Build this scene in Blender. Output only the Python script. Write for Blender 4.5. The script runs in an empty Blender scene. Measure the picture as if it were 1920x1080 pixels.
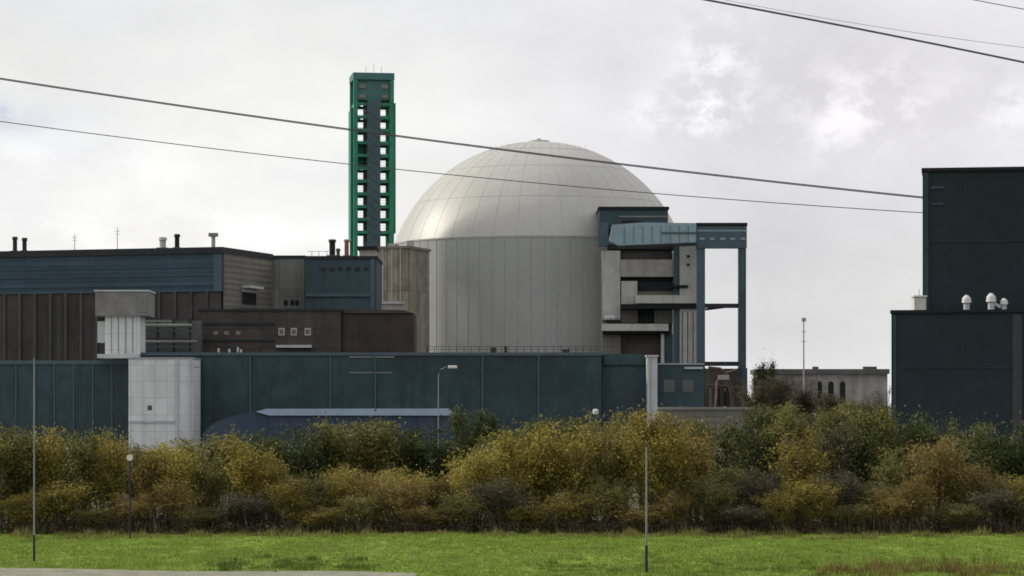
import bpy, math, random
from mathutils import Vector, Matrix, noise
R = math.radians
S = bpy.context.scene
COL = S.collection

# ------------------------------------------------------------------ camera
H0, CH, FPX = 780.0, 5.0, 5200.0          # horizon row, eye height (m), focal length in px of a 1920 px wide picture
cam_d = bpy.data.cameras.new('camera'); cam = bpy.data.objects.new('camera', cam_d); COL.objects.link(cam)
cam.location = (0, 0, CH); cam.rotation_euler = (R(90), 0, 0)
cam_d.sensor_width = 36; cam_d.lens = 36*FPX/1920; cam_d.shift_y = (H0-540)/1920
cam_d.clip_start = 1; cam_d.clip_end = 20000
S.camera = cam
S.render.resolution_x, S.render.resolution_y = 1024, 576
S.view_settings.view_transform = 'Standard'; S.view_settings.look = 'None'
S.view_settings.exposure = .06; S.view_settings.gamma = 1
S.cycles.pixel_filter_type = 'BLACKMAN_HARRIS'; S.cycles.filter_width = 1.7

# ------------------------------------------------------------------ sun
SUN = Vector((-.82, .27, .54)).normalized()   # direction towards the sun
sd = bpy.data.lights.new('sun', 'SUN'); sd.energy = 3.2; sd.angle = R(9); sd.color = (1, .93, .80)
so = bpy.data.objects.new('sun', sd); COL.objects.link(so)
so.rotation_euler = SUN.to_track_quat('Z', 'Y').to_euler(); so.location = (-80, -20, 90)
elev = math.asin(SUN.z); azim = math.atan2(SUN.x, SUN.y)

# ------------------------------------------------------------------ world: sky under a broken cloud layer
W = bpy.data.worlds.new('World'); S.world = W; W.use_nodes = True
nt = W.node_tree; N = nt.nodes; L = nt.links; N.clear()
def nd(t, **k):
    n = N.new(t)
    for a, b in k.items(): setattr(n, a, b)
    return n
def mth(op, a, b=None, c=None, clamp=False):
    n = nd('ShaderNodeMath', operation=op); n.use_clamp = clamp
    for i, v in enumerate((a, b, c)):
        if v is None: continue
        if isinstance(v, (int, float)): n.inputs[i].default_value = v
        else: L.new(v, n.inputs[i])
    return n.outputs[0]
def mixc(f, a, b):
    n = nd('ShaderNodeMix', data_type='RGBA')
    for s, v in ((n.inputs[0], f), (n.inputs[6], a), (n.inputs[7], b)):
        if isinstance(v, (int, float)): s.default_value = v
        elif isinstance(v, tuple): s.default_value = (*v, 1)
        else: L.new(v, s)
    return n.outputs[2]
def ramp(f, stops, interp='EASE'):
    n = nd('ShaderNodeValToRGB'); n.color_ramp.interpolation = interp
    e = n.color_ramp.elements
    e[0].position, e[0].color = stops[0][0], (*[stops[0][1]]*3, 1)
    e[1].position, e[1].color = stops[-1][0], (*[stops[-1][1]]*3, 1)
    for p, v in stops[1:-1]:
        q = e.new(p); q.color = (v, v, v, 1)
    L.new(f, n.inputs[0]); return n.outputs[0]
sky = nd('ShaderNodeTexSky', sky_type='NISHITA'); sky.sun_disc = False
sky.sun_elevation = elev; sky.sun_rotation = azim
sky.air_density = 1.2; sky.dust_density = 2.0
tc = nd('ShaderNodeTexCoord'); DIR = tc.outputs['Generated']
sp = nd('ShaderNodeSeparateXYZ'); L.new(DIR, sp.inputs[0])
def snoise(scale, stretch, detail, rough, off=(0, 0, 0), dist=0.0):
    m = nd('ShaderNodeMapping'); L.new(DIR, m.inputs[0])
    m.inputs['Scale'].default_value = (scale, scale, scale*stretch); m.inputs['Location'].default_value = off
    n = nd('ShaderNodeTexNoise'); L.new(m.outputs[0], n.inputs['Vector'])
    n.inputs['Scale'].default_value = 1; n.inputs['Detail'].default_value = detail
    n.inputs['Roughness'].default_value = rough; n.inputs['Distortion'].default_value = dist
    return n.outputs['Fac']
def blob(px, py, rx, ry):
    """soft patch of the cloud layer around one direction of the sky"""
    u, v = (px-960)/FPX, (H0-py)/FPX
    l = math.sqrt(1+u*u+v*v)
    a = mth('DIVIDE', mth('SUBTRACT', sp.outputs[0], u/l), rx/FPX)
    b = mth('DIVIDE', mth('SUBTRACT', sp.outputs[2], v/l), ry/FPX)
    d = mth('ADD', mth('MULTIPLY', a, a), mth('MULTIPLY', b, b))
    g = mth('MULTIPLY', mth('EXPONENT', mth('MULTIPLY', d, -1)), mth('GREATER_THAN', sp.outputs[1], 0))
    return g
big = snoise(7, 2.2, 5, .55, (3.1, 1.2, .4))
mid = snoise(26, 1.6, 6, .6, (7.3, 4.2, 1.1), .15)
fin = snoise(60, 1.3, 7, .62, (1.7, 9.2, 5.1), .12)
v = mth('ADD', 7.85, mth('MULTIPLY', mth('SUBTRACT', big, .5), 3.0))
v = mth('ADD', v, mth('MULTIPLY', mth('SUBTRACT', mid, .5), 1.5))
def add(v, g, k, tex=None):
    if tex is not None: g = mth('MULTIPLY', g, ramp(tex, [(.40, 0), (.62, 1)]))
    return mth('ADD', v, mth('MULTIPLY', g, k))
v = add(v, blob(250, 330, 420, 130), .6)
v = add(v, blob(560, 420, 170, 80), .7)
v = add(v, blob(1340, 130, 90, 90), 2.3, fin)
v = add(v, blob(1290, 215, 95, 40), 2.4, fin)
v = add(v, blob(1640, 185, 140, 80), 1.8, fin)
v = add(v, blob(1560, 240, 60, 60), 1.6, fin)
v = add(v, blob(1890, 200, 60, 50), 1.6, fin)
v = add(v, blob(1500, 480, 420, 170), -1.25)
v = add(v, blob(1650, 120, 420, 150), -1.2)
v = add(v, blob(1560, 640, 300, 60), -.5)
v = add(v, blob(330, 440, 380, 40), 1.1, mid)
v = add(v, blob(150, 300, 260, 60), .7, mid)
v = add(v, blob(60, 90, 200, 80), -.5)
v = add(v, blob(820, 230, 260, 60), .6)
v = add(v, blob(600, 370, 150, 30), -.9, mid)
v = mth('MAXIMUM', v, 4.0)
tint = mixc(ramp(big, [(.35, 0), (.65, 1)]), (1.0, 1.0, 1.025), (1.0, .995, .985))
warm = mixc(blob(1650, 150, 500, 260), tint, (.99, .97, 1.02))
cl = nd('ShaderNodeVectorMath', operation='SCALE'); L.new(warm, cl.inputs[0]); L.new(v, cl.inputs[3])
# a small rift of pale blue low on the left
rift = mth('MULTIPLY', blob(10, 215, 90, 30), ramp(mid, [(.40, 0), (.6, 1)]))
gap = ramp(snoise(3.0, 2.0, 6, .6, (4, 2, 8)), [(.62, 0), (.74, .5)])
cov = mth('SUBTRACT', .97, mth('MULTIPLY', gap, .25))
fin_c = mixc(cov, sky.outputs[0], cl.outputs[0])
fin_c = mixc(mth('MULTIPLY', rift, .75), fin_c, (4.6, 5.2, 6.6))
bg = nd('ShaderNodeBackground'); bg.inputs[1].default_value = .105; L.new(fin_c, bg.inputs[0])
ow = nd('ShaderNodeOutputWorld'); L.new(bg.outputs[0], ow.inputs[0])
W.cycles.sampling_method = 'MANUAL'; W.cycles.sample_map_resolution = 512

# ------------------------------------------------------------------ helpers
def P(px, py, Y): return Vector(((px-960)*Y/FPX, Y, CH+(H0-py)*Y/FPX))
def PX(px, Y): return (px-960)*Y/FPX
def PZ(py, Y): return CH+(H0-py)*Y/FPX
def hyp(c): return tuple(c)

def material(name, base, rough=.75, var=.12, scale=.35, bump=0.0, rib=None, panel=None, spec=.3, metallic=0.0, streak=0.0, dirt=(.5, .5, .5), fine=0):
    m = bpy.data.materials.new(name); m.use_nodes = True
    t = m.node_tree; t.nodes.clear(); n = t.nodes; l = t.links
    o = n.new('ShaderNodeOutputMaterial'); b = n.new('ShaderNodeBsdfPrincipled'); l.new(b.outputs[0], o.inputs[0])
    b.inputs['Roughness'].default_value = rough; b.inputs['Metallic'].default_value = metallic
    b.inputs['Specular IOR Level'].default_value = spec
    g = n.new('ShaderNodeNewGeometry'); pos = g.outputs['Position']
    def nz(sc, sy=1, sz=1, det=4):
        mp = n.new('ShaderNodeMapping'); l.new(pos, mp.inputs[0]); mp.inputs['Scale'].default_value = (sc, sc*sy, sc*sz)
        q = n.new('ShaderNodeTexNoise'); l.new(mp.outputs[0], q.inputs[0]); q.inputs['Scale'].default_value = 1; q.inputs['Detail'].default_value = det
        q.inputs['Roughness'].default_value = .6
        return q.outputs[0]
    def mx(f, a, c2, blend='MIX'):
        q = n.new('ShaderNodeMix'); q.data_type = 'RGBA'; q.blend_type = blend
        for s_, v_ in ((q.inputs[0], f), (q.inputs[6], a), (q.inputs[7], c2)):
            if isinstance(v_, (int, float)): s_.default_value = v_
            elif isinstance(v_, tuple): s_.default_value = (*v_[:3], 1)
            else: l.new(v_, s_)
        return q.outputs[2]
    def rmp(f, a, c2):
        q = n.new('ShaderNodeMapRange'); l.new(f, q.inputs[0]); q.inputs[1].default_value = a; q.inputs[2].default_value = c2
        return q.outputs[0]
    lo = tuple(x*(1-var) for x in base); hi = tuple(x*(1+var) for x in base)
    c = mx(rmp(nz(scale), .3, .7), lo, hi)
    if fine: c = mx(rmp(nz(scale*9), .35, .65), mx(1.0, c, (1-fine,)*3, 'MULTIPLY'), mx(1.0, c, (1+fine,)*3, 'MULTIPLY'))
    if streak:
        f = rmp(nz(.9, 1, .06, 5), .5, .72)
        q = n.new('ShaderNodeMath'); q.operation = 'MULTIPLY'; l.new(f, q.inputs[0]); q.inputs[1].default_value = streak
        c = mx(q.outputs[0], c, tuple(base[i]*dirt[i] for i in range(3)))
    hgt = None
    if panel:
        sx = n.new('ShaderNodeSeparateXYZ'); l.new(pos, sx.inputs[0])
        ad = n.new('ShaderNodeMath'); ad.operation = 'ADD'; l.new(sx.outputs[0], ad.inputs[0]); l.new(sx.outputs[1], ad.inputs[1])
        cb = n.new('ShaderNodeCombineXYZ'); l.new(ad.outputs[0], cb.inputs[0]); l.new(sx.outputs[2], cb.inputs[1])
        br = n.new('ShaderNodeTexBrick'); l.new(cb.outputs[0], br.inputs[0]); br.offset = 0; br.inputs['Scale'].default_value = 1
        br.inputs['Brick Width'].default_value = panel[0]; br.inputs['Row Height'].default_value = panel[1]
        br.inputs['Mortar Size'].default_value = panel[2]; br.inputs['Mortar Smooth'].default_value = .2
        k = panel[3]
        br.inputs['Color1'].default_value = (1-k, 1-k, 1-k, 1); br.inputs['Color2'].default_value = (1+k, 1+k, 1+k, 1)
        br.inputs['Mortar'].default_value = (panel[4],)*3+(1,)
        c = mx(1.0, c, br.outputs[0], 'MULTIPLY')
    l.new(c, b.inputs['Base Color'])
    if rib:
        sx = n.new('ShaderNodeSeparateXYZ'); l.new(pos, sx.inputs[0])
        ad = n.new('ShaderNodeMath'); ad.operation = 'ADD'; l.new(sx.outputs[0], ad.inputs[0]); l.new(sx.outputs[1], ad.inputs[1])
        src = sx.outputs[2] if rib[1] == 'z' else ad.outputs[0]
        q = n.new('ShaderNodeMath'); q.operation = 'MULTIPLY'; l.new(src, q.inputs[0]); q.inputs[1].default_value = 2*math.pi/rib[0]
        s2 = n.new('ShaderNodeMath'); s2.operation = 'SINE'; l.new(q.outputs[0], s2.inputs[0])
        hgt = s2.outputs[0]
    if bump and hgt is None: hgt = nz(scale*8)
    if hgt is not None:
        bp = n.new('ShaderNodeBump'); bp.inputs['Strength'].default_value = bump or .5; bp.inputs['Distance'].default_value = .1
        l.new(hgt, bp.inputs['Height']); l.new(bp.outputs[0], b.inputs['Normal'])
    return m

M = dict(
 slate=material('slate cladding', (.036, .064, .082), .6, .16, .10, .12, (.9, 'x'), (6, 9, .03, .07, .8), streak=.5, dirt=(.75, .75, .75), fine=.12),
 slate_h=material('blue slate band cladding', (.034, .062, .088), .55, .16, .08, .25, (1.3, 'z'), (9, 2.1, .05, .10, .7), streak=.4, dirt=(.75, .8, .8), fine=.1),
 teal_dark=material('dark teal cladding', (.026, .051, .059), .6, .25, .05, .10, (.8, 'x'), (7, 6, .03, .09, .8), streak=.9, dirt=(.62, .64, .66), fine=.18),
 near_black=material('blackish slate cladding', (.011, .023, .029), .65, .18, .05, .10, (.9, 'x'), (7.2, 11, .03, .08, .85), streak=.4, dirt=(.7, .7, .8), fine=.1),
 ribbed_brown=material('brown ribbed cladding', (.048, .043, .043), .7, .3, .2, .5, (1.6, 'x'), (3.2, 30, .10, .25, 1.3), streak=.6, dirt=(.6, .55, .5)),
 brown=material('brown facade', (.062, .053, .048), .75, .25, .3, 0, None, (4.5, 3.3, .07, .14, .6), streak=.5, dirt=(.6, .6, .6)),
 greybrown=material('weathered grey brown cladding', (.155, .145, .128), .75, .15, .15, .3, (1.0, 'z'), (8, 2.4, .05, .07, .7), streak=.6, dirt=(.65, .65, .62)),
 greyblue=material('pale grey cladding', (.185, .190, .182), .7, .12, .2, .3, (.9, 'x'), (3.2, 4, .04, .08, .75), streak=.5, dirt=(.7, .7, .7)),
 dome=material('dome concrete coat', (.41, .405, .385), .46, .06, .08, spec=.5, streak=.28, dirt=(.82, .82, .80), fine=.03),
 drum=material('drum cladding', (.345, .352, .347), .55, .05, .1, .12, None, None, streak=.22, dirt=(.78, .78, .76), fine=.03),
 seam=material('seam sheet metal', (.20, .205, .205), .6),
 tan=material('tan concrete', (.25, .23, .185), .8, .3, .35, .1, None, (1.5, 30, .10, .22, .6), streak=.7, dirt=(.55, .52, .45)),
 concrete=material('pale concrete', (.45, .45, .43), .8, .15, .4, .1, streak=.5, dirt=(.6, .6, .58)),
 pinkish=material('pinkish grey concrete', (.37, .345, .33), .8, .15, .6, .1, streak=.6, dirt=(.55, .55, .5)),
 white=material('white painted panel', (.58, .59, .60), .6, .08, .5, .1, None, (1.9, 2.6, .05, .06, .72), streak=.45, dirt=(.7, .7, .68)),
 greywhite=material('grey white panel', (.43, .45, .46), .65, .08, .4, .1, streak=.4, dirt=(.7, .7, .68)),
 gantry=material('blue grey steel', (.060, .095, .122), .45, .1, .5, streak=.4, dirt=(.7, .75, .8)),
 beam=material('pale blue steel', (.24, .33, .37), .45, .12, .3, streak=.5, dirt=(.6, .65, .7)),
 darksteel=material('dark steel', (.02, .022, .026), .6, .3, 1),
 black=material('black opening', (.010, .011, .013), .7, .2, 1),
 steel=material('galvanised steel', (.30, .31, .32), .5, .1, 2, metallic=.3),
 green=material('green steel', (.022, .20, .130), .45, .22, .4, streak=.4, dirt=(.4, .6, .6)),
 green_d=material('dark green steel', (.014, .11, .075), .5, .22, .4),
 teal=material('teal louvre', (.055, .15, .145), .5, .15, .5),
 core=material('chimney shell', (.062, .095, .112), .5, .15, .3, streak=.5, dirt=(.6, .7, .8)),
 red=material('faded red paint', (.25, .10, .09), .6, .2, 1),
 bluehall=material('blue hall wall', (.032, .055, .090), .5, .15, .2, .3, (.8, 'x'), streak=.4, dirt=(.6, .6, .6)),
 bluefascia=material('pale blue roof edge', (.27, .35, .47), .5, .08, .3),
 roof=material('roof felt', (.10, .10, .10), .9, .2, .5),
 greywhite_ring=material('ring ledge concrete', (.35, .355, .35), .7),
 polegrey=material('weathered pole', (.21, .215, .21), .7),
 brick=material('dark brick and mortar', (.16, .13, .115), .85, .25, .5, 0, None, (1.2, .5, .05, .2, 1.4)),
 render=material('white render', (.55, .54, .51), .8, .1, .4, streak=.4, dirt=(.6, .6, .55)),
 glass=material('window glass', (.03, .035, .04), .12, .1, 1, spec=.8),
 cable=material('weathered aluminium cable', (.09, .09, .095), .6, .1, 1),
 lampwhite=material('white lamp housing', (.62, .62, .60), .4, .03, 1),
 bark=material('grey brown bark', (.075, .062, .048), .9, .3, 3),
 barkpale=material('pale bark', (.16, .14, .11), .9, .25, 3),
 asphalt=material('pale worn track', (.20, .20, .145), .9, .3, 1.2, fine=.25),
)

class MB:
    """collects shapes and links them as one mesh"""
    def __init__(s, ox=0, oy=0, rot=0):
        s.v = []; s.f = []; s.smooth = []; s.c, s.s = math.cos(rot), math.sin(rot); s.ox, s.oy = ox, oy
    def pt(s, p): return (s.ox+p[0]*s.c-p[1]*s.s, s.oy+p[0]*s.s+p[1]*s.c, p[2])
    def add(s, vs, fs, smooth=False):
        k = len(s.v); s.v += [s.pt(p) for p in vs]; s.f += [tuple(i+k for i in f) for f in fs]; s.smooth += [smooth]*len(fs); return s
    def box(s, x0, x1, y0, y1, z0, z1):
        if x0 > x1: x0, x1 = x1, x0
        return s.add([(x0,y0,z0),(x1,y0,z0),(x1,y1,z0),(x0,y1,z0),(x0,y0,z1),(x1,y0,z1),(x1,y1,z1),(x0,y1,z1)],
              [(3,2,1,0),(4,5,6,7),(0,1,5,4),(1,2,6,5),(2,3,7,6),(3,0,4,7)])
    def cyl(s, x, y, z0, z1, r, r2=None, n=16, cap=True):
        r2 = r if r2 is None else r2
        vs = [(x+r*math.cos(2*math.pi*i/n), y+r*math.sin(2*math.pi*i/n), z0) for i in range(n)]
        vs += [(x+r2*math.cos(2*math.pi*i/n), y+r2*math.sin(2*math.pi*i/n), z1) for i in range(n)]
        s.add(vs, [(i, (i+1)%n, n+(i+1)%n, n+i) for i in range(n)], True)
        if cap: s.add(vs, [tuple(range(n))[::-1], tuple(range(n, 2*n))])
        return s
    def bar(s, a, b, w, h=None):
        a, b = Vector(a), Vector(b); h = h or w; d = (b-a).normalized()
        up = Vector((0,0,1)) if abs(d.z) < .9 else Vector((0,1,0))
        u = d.cross(up).normalized()*w/2; q = u.cross(d).normalized()*h/2
        vs = [tuple(p+e) for p in (a, b) for e in (-u-q, u-q, u+q, -u+q)]
        return s.add(vs, [(0,1,2,3),(7,6,5,4),(0,4,5,1),(1,5,6,2),(2,6,7,3),(3,7,4,0)])
    def tube(s, pts, rs, n=6):
        pts = [Vector(p) for p in pts]
        if not isinstance(rs, (list, tuple)): rs = [rs]*len(pts)
        vs = []
        for i, p in enumerate(pts):
            d = (pts[min(i+1, len(pts)-1)]-pts[max(i-1, 0)]).normalized()
            up = Vector((0,0,1)) if abs(d.z) < .9 else Vector((1,0,0))
            u = d.cross(up).normalized(); w = u.cross(d)
            vs += [tuple(p+(u*math.cos(2*math.pi*k/n)+w*math.sin(2*math.pi*k/n))*rs[i]) for k in range(n)]
        fs = [(i*n+k, i*n+(k+1)%n, (i+1)*n+(k+1)%n, (i+1)*n+k) for i in range(len(pts)-1) for k in range(n)]
        s.add(vs, fs, True)
        s.add(vs, [tuple(range(n)), tuple(range(len(vs)-n, len(vs)))[::-1]])
        return s
    def prism(s, poly, y0, y1):
        """poly: list of (x,z), extruded from y0 to y1"""
        n = len(poly); vs = [(x, y0, z) for x, z in poly]+[(x, y1, z) for x, z in poly]
        return s.add(vs, [tuple(range(n)), tuple(range(2*n-1, n-1, -1))]+[(i, n+i, n+(i+1)%n, (i+1)%n) for i in range(n)])
    def build(s, name, mat, parent=None, bevel=0):
        o0 = parent_world(parent) if parent else Vector((0,0,0))
        me = bpy.data.meshes.new(name)
        me.from_pydata([(x-o0.x, y-o0.y, z-o0.z) for x, y, z in s.v], [], s.f)
        for p, sm in zip(me.polygons, s.smooth): p.use_smooth = sm
        me.materials.append(M[mat] if isinstance(mat, str) else mat); me.update()
        o = bpy.data.objects.new(name, me); COL.objects.link(o)
        if parent: o.parent = parent
        if bevel:
            b = o.modifiers.new('bevel', 'BEVEL'); b.width = bevel; b.segments = 1; b.limit_method = 'ANGLE'
        return o
def parent_world(o):
    p = Vector(o.location)
    while o.parent: o = o.parent; p = p+Vector(o.location)
    return p
def thing(name, label, cat, loc, group=None):
    o = bpy.data.objects.new(name, None); COL.objects.link(o); o.location = loc; o.empty_display_size = .5
    return tag(o, label, cat, group)
def tag(o, label=None, cat=None, group=None, kind=None):
    if label: o['label'] = label
    if cat: o['category'] = cat
    if group: o['group'] = group
    if kind: o['kind'] = kind
    return o
rng = random.Random(7)

# ------------------------------------------------------------------ ground
def grass_ground_mat():
    m = bpy.data.materials.new('meadow'); m.use_nodes = True; t = m.node_tree; n = t.nodes; l = t.links
    b = n['Principled BSDF']; b.inputs['Roughness'].default_value = .9; b.inputs['Specular IOR Level'].default_value = .1
    g = n.new('ShaderNodeNewGeometry')
    def nz(sx, sy, det=5):
        mp = n.new('ShaderNodeMapping'); l.new(g.outputs['Position'], mp.inputs[0]); mp.inputs['Scale'].default_value = (sx, sy, 1)
        q = n.new('ShaderNodeTexNoise'); l.new(mp.outputs[0], q.inputs[0]); q.inputs['Scale'].default_value = 1; q.inputs['Detail'].default_value = det
        return q.outputs[0]
    r = n.new('ShaderNodeValToRGB'); l.new(nz(.35, .12), r.inputs[0]); e = r.color_ramp.elements
    e[0].position = .35; e[0].color = (.100, .145, .014, 1); e[1].position = .65; e[1].color = (.170, .26, .034, 1)
    r2 = n.new('ShaderNodeValToRGB'); l.new(nz(1.6, .5), r2.inputs[0]); e = r2.color_ramp.elements
    e[0].position = .35; e[0].color = (.75, .75, .6, 1); e[1].position = .65; e[1].color = (1.15, 1.1, 1.1, 1)
    x = n.new('ShaderNodeMix'); x.data_type = 'RGBA'; x.blend_type = 'MULTIPLY'; x.inputs[0].default_value = 1
    l.new(r.outputs[0], x.inputs[6]); l.new(r2.outputs[0], x.inputs[7]); l.new(x.outputs[2], b.inputs['Base Color'])
    return m
MEADOW = grass_ground_mat()
def ground_z(x, y):
    if y > 116 or y < 30: return 0
    return .05*math.sin(x*.21+y*.13)+.03*math.sin(x*.6-y*.3)
def build_ground():
    xs = [-9000, -3000, -900, -200, -90]+[-60+i*1.5 for i in range(81)]+[90, 200, 900, 3000, 9000]
    ys = [-3000, -600, -100, 20, 60]+[70+i*1.5 for i in range(34)]+[125, 150, 300, 700, 2000, 9000]
    vs = [(x, y, ground_z(x, y)) for y in ys for x in xs]; nx = len(xs)
    fs = [(j*nx+i, j*nx+i+1, (j+1)*nx+i+1, (j+1)*nx+i) for j in range(len(ys)-1) for i in range(nx-1)]
    mb = MB(); mb.add(vs, fs, True); o = mb.build('ground', MEADOW); tag(o, kind='structure')
build_ground()
mb = MB()
n_ = 60; vs = []
for i in range(n_+1):
    x = -60+i*.95
    y1 = 88.5 - .10*max(0, x+22)**1.05*.42 + .12*math.sin(x*.9)
    vs += [(x, 60, .10+ground_z(x, 60)*.5), (x, y1, .10+ground_z(x, y1))]
mb.add(vs, [(2*i, 2*i+2, 2*i+3, 2*i+1) for i in range(n_)])
tag(mb.build('path', 'asphalt'), kind='structure')
mb = MB(); mb.add([(-700, 395, .02), (700, 395, .02), (700, 700, .02), (-700, 700, .02)], [(0,1,2,3)])
tag(mb.build('plant_yard', material('yard paving', (.17, .17, .16), .9, .15, .1)), kind='structure')

mb = MB(); mb.add([(-700, 123, .02), (700, 123, .02), (700, 394.9, .02), (-700, 394.9, .02)], [(0,1,2,3)])
tag(mb.build('rough_field', material('rough field soil', (.045, .05, .022), .95, .3, .3, fine=.3)), kind='structure')
# ------------------------------------------------------------------ reactor building
DC = Vector((PX(1010, 600), 600)); RR = 286*600/FPX
zc = PZ(553, 600)                      # centre of the sphere
zs = PZ(459, 600)                      # joint between drum and dome
RD = RR*1.0
t = thing('reactor_building', 'huge pale grey domed reactor building standing behind the long dark teal hall', 'reactor building', (DC.x, DC.y, 0))
mb = MB()
a0 = math.asin((zs-zc)/RD)
rings = 40; seg = 160; vs = []
for j in range(rings):
    a = a0+(math.pi/2-a0)*j/rings
    vs += [(DC.x+RD*math.cos(a)*math.cos(2*math.pi*i/seg), DC.y+RD*math.cos(a)*math.sin(2*math.pi*i/seg), zc+RD*math.sin(a)) for i in range(seg)]
vs.append((DC.x, DC.y, zc+RD)); top = len(vs)-1
fs = [(j*seg+i, j*seg+(i+1)%seg, (j+1)*seg+(i+1)%seg, (j+1)*seg+i) for j in range(rings-1) for i in range(seg)]
fs += [((rings-1)*seg+i, (rings-1)*seg+(i+1)%seg, top) for i in range(seg)]
mb.add(vs, fs, True); dome = mb.build('dome', 'dome', t)
mb = MB()                               # standing seams of the dome, meridians and three rings
for i in range(40):
    th = 2*math.pi*i/40
    pts = []
    for j in range(22):
        a = a0+(R(82)-a0)*j/21
        pts.append((DC.x+(RD+.02)*math.cos(a)*math.cos(th), DC.y+(RD+.02)*math.cos(a)*math.sin(th), zc+(RD+.02)*math.sin(a)))
    mb.tube(pts, .018, 4)
for a in (R(36), R(53), R(68)):
    rr = (RD+.02)*math.cos(a)
    mb.tube([(DC.x+rr*math.cos(2*math.pi*i/96), DC.y+rr*math.sin(2*math.pi*i/96), zc+(RD+.02)*math.sin(a)) for i in range(97)], .022, 4)
mb.build('seams', material('dome seam metal', (.40, .395, .377), .5), dome)
rs_ = RD*math.cos(a0)
mb = MB(); mb.cyl(DC.x, DC.y, 0, zs-.35, rs_+.05, n=160); drum = mb.build('drum_wall', 'drum', t)
mb = MB()
for i in range(72):
    th = 2*math.pi*(i+.3)/72
    x, y = DC.x+(rs_+.07)*math.cos(th), DC.y+(rs_+.07)*math.sin(th)
    mb.cyl(x, y, 0, zs-.36, .04, n=6)
mb.build('drum_joints', material('drum joint strip', (.335, .345, .343), .6), drum)
mb = MB(); mb.cyl(DC.x, DC.y, zs-.35, zs, rs_+.14, n=160); mb.build('ring_ledge', 'greywhite_ring', t)
mb = MB(); mb.cyl(DC.x, DC.y, zc+RD-.2, zc+RD+.35, 2.6, 2.3, n=24); mb.cyl(DC.x, DC.y, zc+RD+.35, zc+RD+.8, .6, .5, n=12); mb.build('top_vent', 'concrete', t)
mb = MB()
for i in range(14):
    th = R(-150+i*9); a = R(69)
    x, y, z = DC.x+RD*math.cos(a)*math.cos(th), DC.y+RD*math.cos(a)*math.sin(th), zc+RD*math.sin(a)
    mb.cyl(x, y, z, z+.9, .035, n=5)
    mb.build('lightning_rod', 'steel', dome); mb = MB()

# ------------------------------------------------------------------ tan side tower left of the drum
ROT = R(-17.5)
cx, cy = PX(768, 553), 553
ztop = PZ(461, 553)
t = thing('side_tower', 'tan weathered concrete tower against the left flank of the domed reactor building', 'tower', (cx, cy, 0))
mb = MB(cx, cy, ROT); mb.box(-7.4, 0, 0, 12, 0, ztop-.5); mb.build('wall', 'tan', t)
mb = MB(cx, cy, ROT); mb.box(-7.7, .3, -.3, 12.3, ztop-.5, ztop); mb.build('parapet', 'greybrown', t)
for x in (-5.6, -3.7, -1.9): mb = MB(cx, cy, ROT); mb.box(x-.12, x+.12, -.22, -.003, 6, ztop-.52); mb.build('pilaster', 'pinkish', t)
mb = MB(cx, cy, ROT); mb.box(-1.2, -.2, 2, 3.2, ztop+.003, ztop+1.2); mb.build('roof_unit', 'pinkish', t)
mb = MB(cx, cy, ROT); mb.box(-5.4, -3.8, 2, 4, ztop+.003, ztop+.7); mb.build('roof_unit', 'pinkish', t)

# ------------------------------------------------------------------ ventilation stack
SX, SY = PX(697, 575), 575
zt = PZ(141, 575); zb = PZ(458, 575)
t = thing('ventilation_stack', 'tall green steel lattice ventilation stack with dark chimney core left of the dome', 'stack', (SX, SY, 0))
core = MB(); core.cyl(SX-.1, SY, 0, zt-.8, 1.7, n=28); core.build('chimney', 'core', t)
hw = 3.75; th = R(9)
def sq(u, v): return (SX+u*math.cos(th)-v*math.sin(th), SY+u*math.sin(th)+v*math.cos(th))
for (u, v) in ((-hw, -hw), (hw, -hw), (hw, hw), (-hw, hw)):
    x, y = sq(u, v); m_ = MB(SX, SY, th); m_.box(u-.42, u+.42, v-.42, v+.42, 0, zt-.3); m_.build('leg', 'green', t)
rows = [PZ(211+12.5+23.8*i, 575) for i in range(10)]
g = MB(SX, SY, th)
levels = rows+[PZ(199, 575)]+[5+i*5 for i in range(6)]
for z in levels:
    for s_ in (-1, 1):
        g.box(-hw+.43, hw-.43, s_*hw-.16, s_*hw+.16, z-.3, z+.3)
        g.box(s_*hw-.16, s_*hw+.16, -hw+.43, hw-.43, z-.3, z+.3)
    g.build('ring_girder', 'green', t); g = MB(SX, SY, th)
g = MB(SX, SY, th)
zz = sorted(levels)
for i in range(6, len(zz)-1):
    for s_ in (-1,):
        k = 1 if i % 2 else -1
        g.bar((-k*1.5, s_*(hw+.05), zz[i]+.3), (k*1.5, s_*(hw+.05), zz[i+1]-.3), .14)
g.build('braces', 'teal', t)
g = MB(SX, SY, th)                       # walkways round the chimney
for z in zz[6:]:
    g.box(-hw+.45, -2.05, -hw+.2, hw-.2, z+.303, z+.36); g.box(2.05, hw-.45, -hw+.2, hw-.2, z+.303, z+.36)
    for s_ in (-1, 1):
        g.bar((-hw, s_*(hw+.3), z+1.3), (hw, s_*(hw+.3), z+1.3), .04)
g.build('walkways', 'green_d', t)
g = MB(SX, SY, th)                       # outer cable ducts that make the flanks look solid
g.box(-hw-.9, -hw-.45, -2.2, 2.0, zb+.5, zt-7.5); g.box(hw+.45, hw+.95, -2.6, 1.6, zb+2.2, zt-6.0)
g.build('side_ducts', 'green', t)
g = MB(SX, SY, th); g.box(-1.35, 1.35, -hw-.5, -hw-.2, zb-6, zt-5.7); sh_ = g.build('ladder_shaft', 'core', t)
g = MB(SX, SY, th)
for i in range(22):
    z = zb-5+i*1.9
    if z < zt-8: g.bar((-1.2, -hw-.55, z), (1.2, -hw-.55, z+1.8), .13); g.bar((1.2, -hw-.62, z), (-1.2, -hw-.62, z+1.8), .13)
g.build('lattice', 'teal', sh_)
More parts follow.
